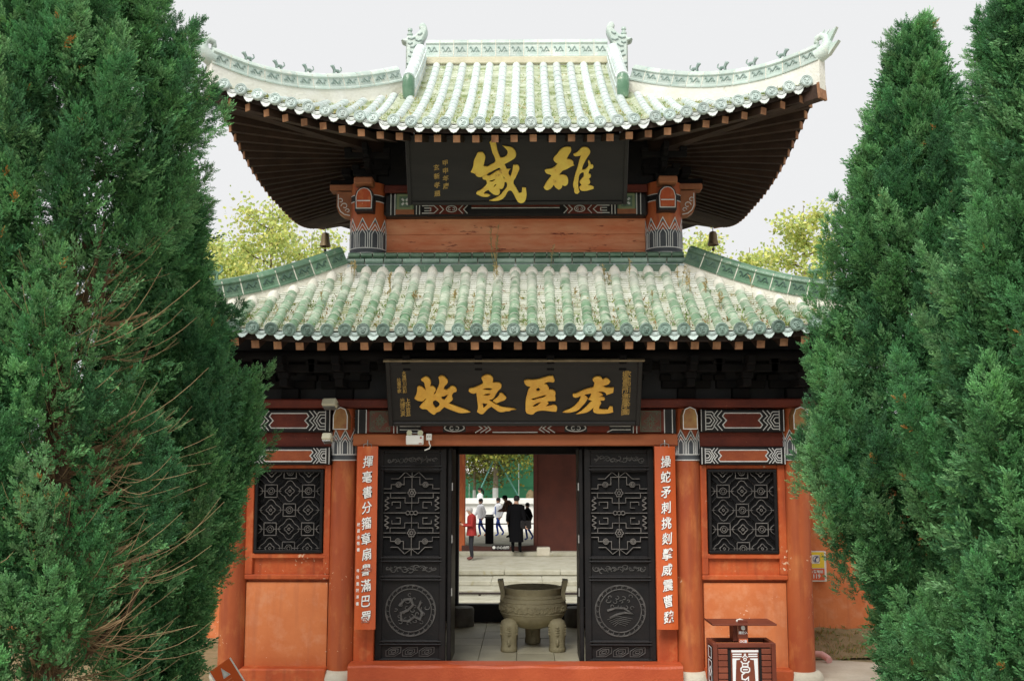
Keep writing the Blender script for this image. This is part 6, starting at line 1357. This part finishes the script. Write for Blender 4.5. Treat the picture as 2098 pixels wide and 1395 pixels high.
def lump(seed, amp=.12):
    g = random.Random(seed); ph = [g.uniform(0, 6.28) for _ in range(6)]
    return lambda t, a: 1 + amp * (math.sin(3 * a + ph[0] + 5 * t) * .6 + math.sin(5 * a + ph[1] - 9 * t) * .4 + .7 * math.sin(11 * t + ph[2]) + .4 * math.sin(19 * t + 2 * a + ph[3]))
def prof(pts):
    zs = [p[0] for p in pts]; rs = [p[1] for p in pts]
    return lambda t: float(np.interp(t, zs, rs))
pA = prof([(0, .4), (.1, .56), (.15, .62), (.24, .78), (.29, 1.0), (.353, 1.2), (.45, 1.14), (.555, 1.0), (.695, .76), (.835, .42), (.93, .16), (1, .05)]); lA = lump(1, .07)
pB = prof([(0, 1.1), (.12, 1.22), (.33, 1.25), (.5, .96), (.6, .72), (.71, .42), (.85, .2), (1, .05)]); lB = lump(2, .08)
pC = prof([(0, 1.1), (.2, 1.1), (.4, 1.0), (.48, .92), (.53, 1.0), (.60, 1.16), (.66, .98), (.72, .70), (.85, .42), (1, .06)]); lC = lump(3, .06)
pD = prof([(0, .30), (.05, .33), (.12, .42), (.24, .58), (.34, .76), (.45, .88), (.52, .80), (.62, .66), (.70, .56), (.76, .42), (.9, .3), (1, .06)]); lD = lump(4, .05)
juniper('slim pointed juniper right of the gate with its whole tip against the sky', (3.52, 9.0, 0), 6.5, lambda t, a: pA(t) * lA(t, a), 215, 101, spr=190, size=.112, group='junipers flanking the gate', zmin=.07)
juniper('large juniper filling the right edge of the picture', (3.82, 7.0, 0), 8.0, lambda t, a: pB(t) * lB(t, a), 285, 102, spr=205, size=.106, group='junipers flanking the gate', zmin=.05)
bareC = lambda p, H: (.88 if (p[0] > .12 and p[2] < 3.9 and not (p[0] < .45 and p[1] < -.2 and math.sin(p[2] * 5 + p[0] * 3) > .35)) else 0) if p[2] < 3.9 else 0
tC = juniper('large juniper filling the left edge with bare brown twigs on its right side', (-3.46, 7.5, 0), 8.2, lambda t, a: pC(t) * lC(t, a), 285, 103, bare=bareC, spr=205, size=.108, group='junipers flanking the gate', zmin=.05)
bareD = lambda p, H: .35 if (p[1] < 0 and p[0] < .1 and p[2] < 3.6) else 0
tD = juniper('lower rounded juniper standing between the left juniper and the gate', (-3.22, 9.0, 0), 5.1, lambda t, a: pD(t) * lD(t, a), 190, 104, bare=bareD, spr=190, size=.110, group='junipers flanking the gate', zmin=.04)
# bare twigs on the shaded right side of the left juniper
rt_ = random.Random(5); b = MB()
for i in range(115):
    z = rt_.uniform(.2, 3.9); a = rt_.uniform(-1.6, .2); L = rt_.uniform(.45, .95); d = Vector((math.cos(a), math.sin(a), rt_.uniform(-.1, .3))); o = Vector((math.cos(a) * .12, math.sin(a) * .12, z))
    for k in range(rt_.randint(4, 8)):
        e = d + Vector((rt_.uniform(-.35, .35), rt_.uniform(-.35, .35), rt_.uniform(-.35, .25))); s0 = o + d * L * rt_.uniform(0, .35); l2 = L * rt_.uniform(.5, 1.0)
        sag = rt_.uniform(.05, .16) * l2; lift = rt_.uniform(.0, .25) * l2; bend = e.cross(Vector((0, 0, 1))) * rt_.uniform(-.18, .18) * l2
        b.tube([s0 + e * l2 * u + bend * u * u + Vector((0, 0, -sag * math.sin(math.pi * u) + lift * u ** 3)) for u in np.linspace(0, 1, 8)], list(np.linspace(.0040, .0011, 8)), 4, False)
    if i % 3 == 0: b.tube([o, o + d * L * .5, o + d * L * .8 + Vector((0, 0, .05))], [.018, .012, .008], 6)
b.build('bare_twigs', TWIG, tC)['kind'] = 'stuff'

# ------------------------------------------------------------------ broadleaf trees behind
def broadleaf(name, label, base, H, rad, z0, seed, cols, nl=5000, leaf=.10, trunk=.12, white=0, group=None, spire=1.0, gaps=.5):
    g = np.random.default_rng(seed); r = thing(name, label, 'tree', base, 0, group); q = random.Random(seed); limbs = []
    b = MB(); b.tube([(0, 0, -.1), (.03, 0, H * .4), (-.02, .02, H * .75), (0, 0, H * .97)], [trunk, trunk * .75, trunk * .4, trunk * .08], 10); b.build('trunk', M('pale_bark', (0.30, 0.24, 0.17), (0.2, 0.16, 0.11), 10, .9, .4), r, True)
    if white: b = MB(); b.lathe([(trunk * 1.04, 0), (trunk * 1.0, white)], 14, (0, 0, 0)); b.build('whitewash_band', M('whitewash', (0.78, 0.78, 0.75)), r, True)
    nl_ = 22
    for i in range(nl_):
        z = z0 + (H * .95 - z0) * (i / nl_) ** .9; a = i * 2.4 + q.uniform(-.4, .4); L = rad * (1 - ((z - z0) / (H - z0)) * spire) * q.uniform(.75, 1.15) + .15; e = Vector((math.cos(a) * L, math.sin(a) * L, z + L * q.uniform(.25, .7))); m_ = Vector((math.cos(a) * L * .5, math.sin(a) * L * .5, z + L * .2)); b = MB(); b.tube([(0, 0, z), m_, e], [trunk * .3, trunk * .18, trunk * .05], 5); b.build('limb', BARK, r, True); limbs.append((Vector((0, 0, z)), m_, e))
    pts = []
    per = nl // nl_
    for s_, m_, e in limbs:
        for cl in range(7):
            t = g.uniform(.25, 1.08); c = np.array(s_.lerp(m_, t * 2) if t < .5 else m_.lerp(e, t * 2 - 1)); pts.append(c + g.normal(size=(per // 7, 3)) * np.array([.20, .20, .16]) * (rad / 1.6) * gaps * 2)
    P = np.concatenate(pts); n = len(P); d = g.normal(size=(n, 3)); d /= np.linalg.norm(d, axis=1)[:, None]; u = np.cross(d, g.normal(size=(n, 3))); u /= np.linalg.norm(u, axis=1)[:, None]; s = leaf * g.uniform(.6, 1.2, (n, 1))
    V = np.stack([P, P + (d * .5 + u * .4) * s, P + d * s, P + (d * .5 - u * .4) * s], 1).reshape(-1, 3); F = np.arange(n * 4).reshape(-1, 4); C = np.array(cols)[g.integers(0, len(cols), n)] * g.uniform(.6, 1.2, (n, 1)); soup('crown', V, F, np.repeat(C, 4, 0), LEAF2, r)['kind'] = 'stuff'; return r
YG = [(0.70, 0.75, 0.24), (0.58, 0.68, 0.22), (0.78, 0.76, 0.26), (0.50, 0.62, 0.22)]
GR = 'young yellow-green trees behind the gate'
for (px, py, Y, rad, sd, lab, tint) in (
    (560, 385, 22.0, 1.5, 31, 'tallest yellow-green tree behind the left of the gate', 1), (640, 455, 24.0, 1.6, 32, 'yellow-green tree close behind the left upper column', 1), (480, 480, 23.0, 1.2, 33, 'small yellow-green tree behind the left roof corner', 1), (420, 460, 25.0, 1.2, 34, 'yellow-green tree showing through beside the left junipers', 1),
    (1645, 395, 22.0, 1.2, 35, 'tall yellow-green tree with open crown right of the upper eave', 1), (1535, 485, 24.0, 1.0, 36, 'short yellow-green tree between the eave and the tall right one', 1), (1435, 450, 25.0, 1.3, 37, 'yellow-green tree close behind the right upper column', 1)):
    x, z = at(px, py, Y); broadleaf('young_tree', lab, (x, Y, -1.0), z + 1.0, rad, 3.0, sd, YG, 9500, .095, .08, 0, GR, .85, .6)
OL = [(0.30, 0.34, 0.07), (0.40, 0.42, 0.09), (0.22, 0.30, 0.07), (0.48, 0.45, 0.10)]
x, _ = at(1015, 1018, 48.0); t1 = broadleaf('yard_tree', 'planted tree with whitewashed trunk and teal props in the yard', (x, 48.0, PZ + 1.0), 6.4, 3.2, 1.7, 41, OL, 24000, .17, .13, .75, None, .45, .75)
for dx in (-.95, 1.25):
    b = MB(); b.tube([(dx * .12, -.1, 2.0), (dx, -.35, .05)], .035, 8)
    tag(b.build('prop_pole', M('teal_paint', (0.16, 0.40, 0.33), rough=.5), None, True, loc=(x, 48, PZ + 1.0)), 'teal prop pole leaning on the %s of the planted tree trunk' % ('left' if dx < 0 else 'right'), 'pole')
x, _ = at(972, 1010, 50.0); broadleaf('yard_tree', 'thinner tree left of the propped tree in the yard', (x, 50.0, PZ + 1.0), 4.6, 2.4, .9, 42, [(0.22, 0.19, 0.07), (0.28, 0.25, 0.08), (0.16, 0.19, 0.06)], 12000, .14, .08, .6, None, .5, .6)
x, _ = at(1085, 950, 56.0); broadleaf('yard_tree', 'tree rising behind the right end of the green hoarding', (x, 56.0, PZ), 8.0, 2.6, 2.6, 43, OL, 7000, .16, .12, 0, None, .5, .6)
b = MB(); x, _ = at(1086, 1018, 47.2); b.tube([(0, 0, 0), (0, .02, .25), (.02, 0, .42), (0, 0, .5)], [.22, .19, .13, .05], 9); tag(b.build('garden_rock', SOIL, None, True, loc=(x, 46.9, PZ + 1.2)), 'upright grey stone on the planter at the right of the far doorway', 'rock')

# ------------------------------------------------------------------ weeds on the roofs
g = np.random.default_rng(9); V = []; F = []; C = []
def blade(p, d, L, w_, c):
    d = d / np.linalg.norm(d); s = np.cross(d, g.normal(size=3)); s /= np.linalg.norm(s); o = len(V); V.extend([p - s * w_, p + s * w_, p + d * L * .6 + s * w_ * .7, p + d * L + g.normal(size=3) * .1 * L]); F.append((o, o + 1, o + 2)); F.append((o, o + 2, o + 3)); C.extend([c] * 4)
WC = [(0.20, 0.26, 0.06), (0.28, 0.30, 0.08), (0.13, 0.21, 0.05), (0.40, 0.30, 0.10), (0.34, 0.20, 0.08), (0.17, 0.28, 0.07)]
for i in range(760):
    k = g.integers(-18, 18); x = (k + .5) * SP + g.normal() * .035; dm = lo_dmax(x)
    d = min(dm * .95, dm * g.beta(1.1, 2.4)); p = np.array(lo_front(x, d)) + (XC, 0, .02); c = np.array(WC[g.integers(0, 6)])
    for q in range(g.integers(4, 10)): blade(p + g.normal(size=3) * (.028, .03, .003), g.normal(size=3) * .8 + (0, -.3, .7), g.uniform(.02, .065), g.uniform(.003, .007), c * g.uniform(.7, 1.3))
for i in range(1200):
    k = g.integers(-16, 16); x = (k + .5) * USP + g.normal() * .03; d = (up_dmax(x) - .05) * g.beta(1.0, 1.8); p = np.array(up_front(x, d)) + (XC, 0, .02); c = np.array(WC[g.integers(0, 4)]) * 1.1
    for q in range(g.integers(3, 8)): blade(p + g.normal(size=3) * (.026, .03, .003), g.normal(size=3) * .8 + (0, -.3, .7), g.uniform(.015, .045), g.uniform(.003, .006), c * g.uniform(.7, 1.3))
for px, py, d in ((1012, 470, 1.30), (1128, 508, 1.30), (1020, 540, 1.0), (848, 600, .7), (1237, 545, 1.1), (1250, 560, 1.1), (1290, 540, 1.0), (1390, 545, 1.0), (1410, 560, .8), (727, 540, 1.2), (805, 560, .9), (700, 560, .9), (1440, 575, .8), (1540, 570, .6), (1180, 590, .8), (930, 600, .7), (660, 600, .6), (1330, 600, .6), (1480, 600, .5)):
    x, zt_ = at(px, py, LY0 + d); xl = x - XC; p = np.array((x, LY0 + d, lo_front(xl, d).z)); Ln = max(.15, zt_ - p[2])
    for q in range(g.integers(1, 4)):
        p2 = p + g.normal(size=3) * (.02, .02, 0); lean = g.normal(size=3) * .07
        for s in range(6): blade(p2 + (lean * s / 6 + (0, 0, s / 6)) * Ln, lean * .3 + np.array((0, 0, 1.)), Ln / 4.6, .0035, np.array((0.42, 0.33, 0.15)))
        for s in range(16): t = g.uniform(.55, 1.0); blade(p2 + (lean * t + (0, 0, t)) * Ln, g.normal(size=3) * .6 + (0, 0, .7), .045, .006, np.array((0.50, 0.40, 0.20)) * g.uniform(.7, 1.2))
F4 = np.array(F)
wd = soup('roof_weeds', np.array(V), F4, np.array(C), LEAF2); tag(wd, 'weeds, moss and dry stalks growing between the roof tiles', 'weeds', kind='stuff')
# weeds on the soil by the garden wall
V = []; F = []; C = []
for i in range(500):
    p = np.array((g.uniform(3.3, 6.5), g.uniform(13.3, 15.0), .02)); p[2] = .02 + .16 * max(0, (p[1] - 13.4) / 1.6) ** 1.6
    for q in range(5): blade(p + g.normal(size=3) * (.03, .03, 0), g.normal(size=3) * .6 + (0, 0, .8), g.uniform(.03, .09), .004, np.array(WC[g.integers(0, 6)]) * .9)
tag(soup('ground_weeds', np.array(V), np.array(F), np.array(C), LEAF2), 'low weeds on the soil in front of the right garden wall', 'weeds', kind='stuff')
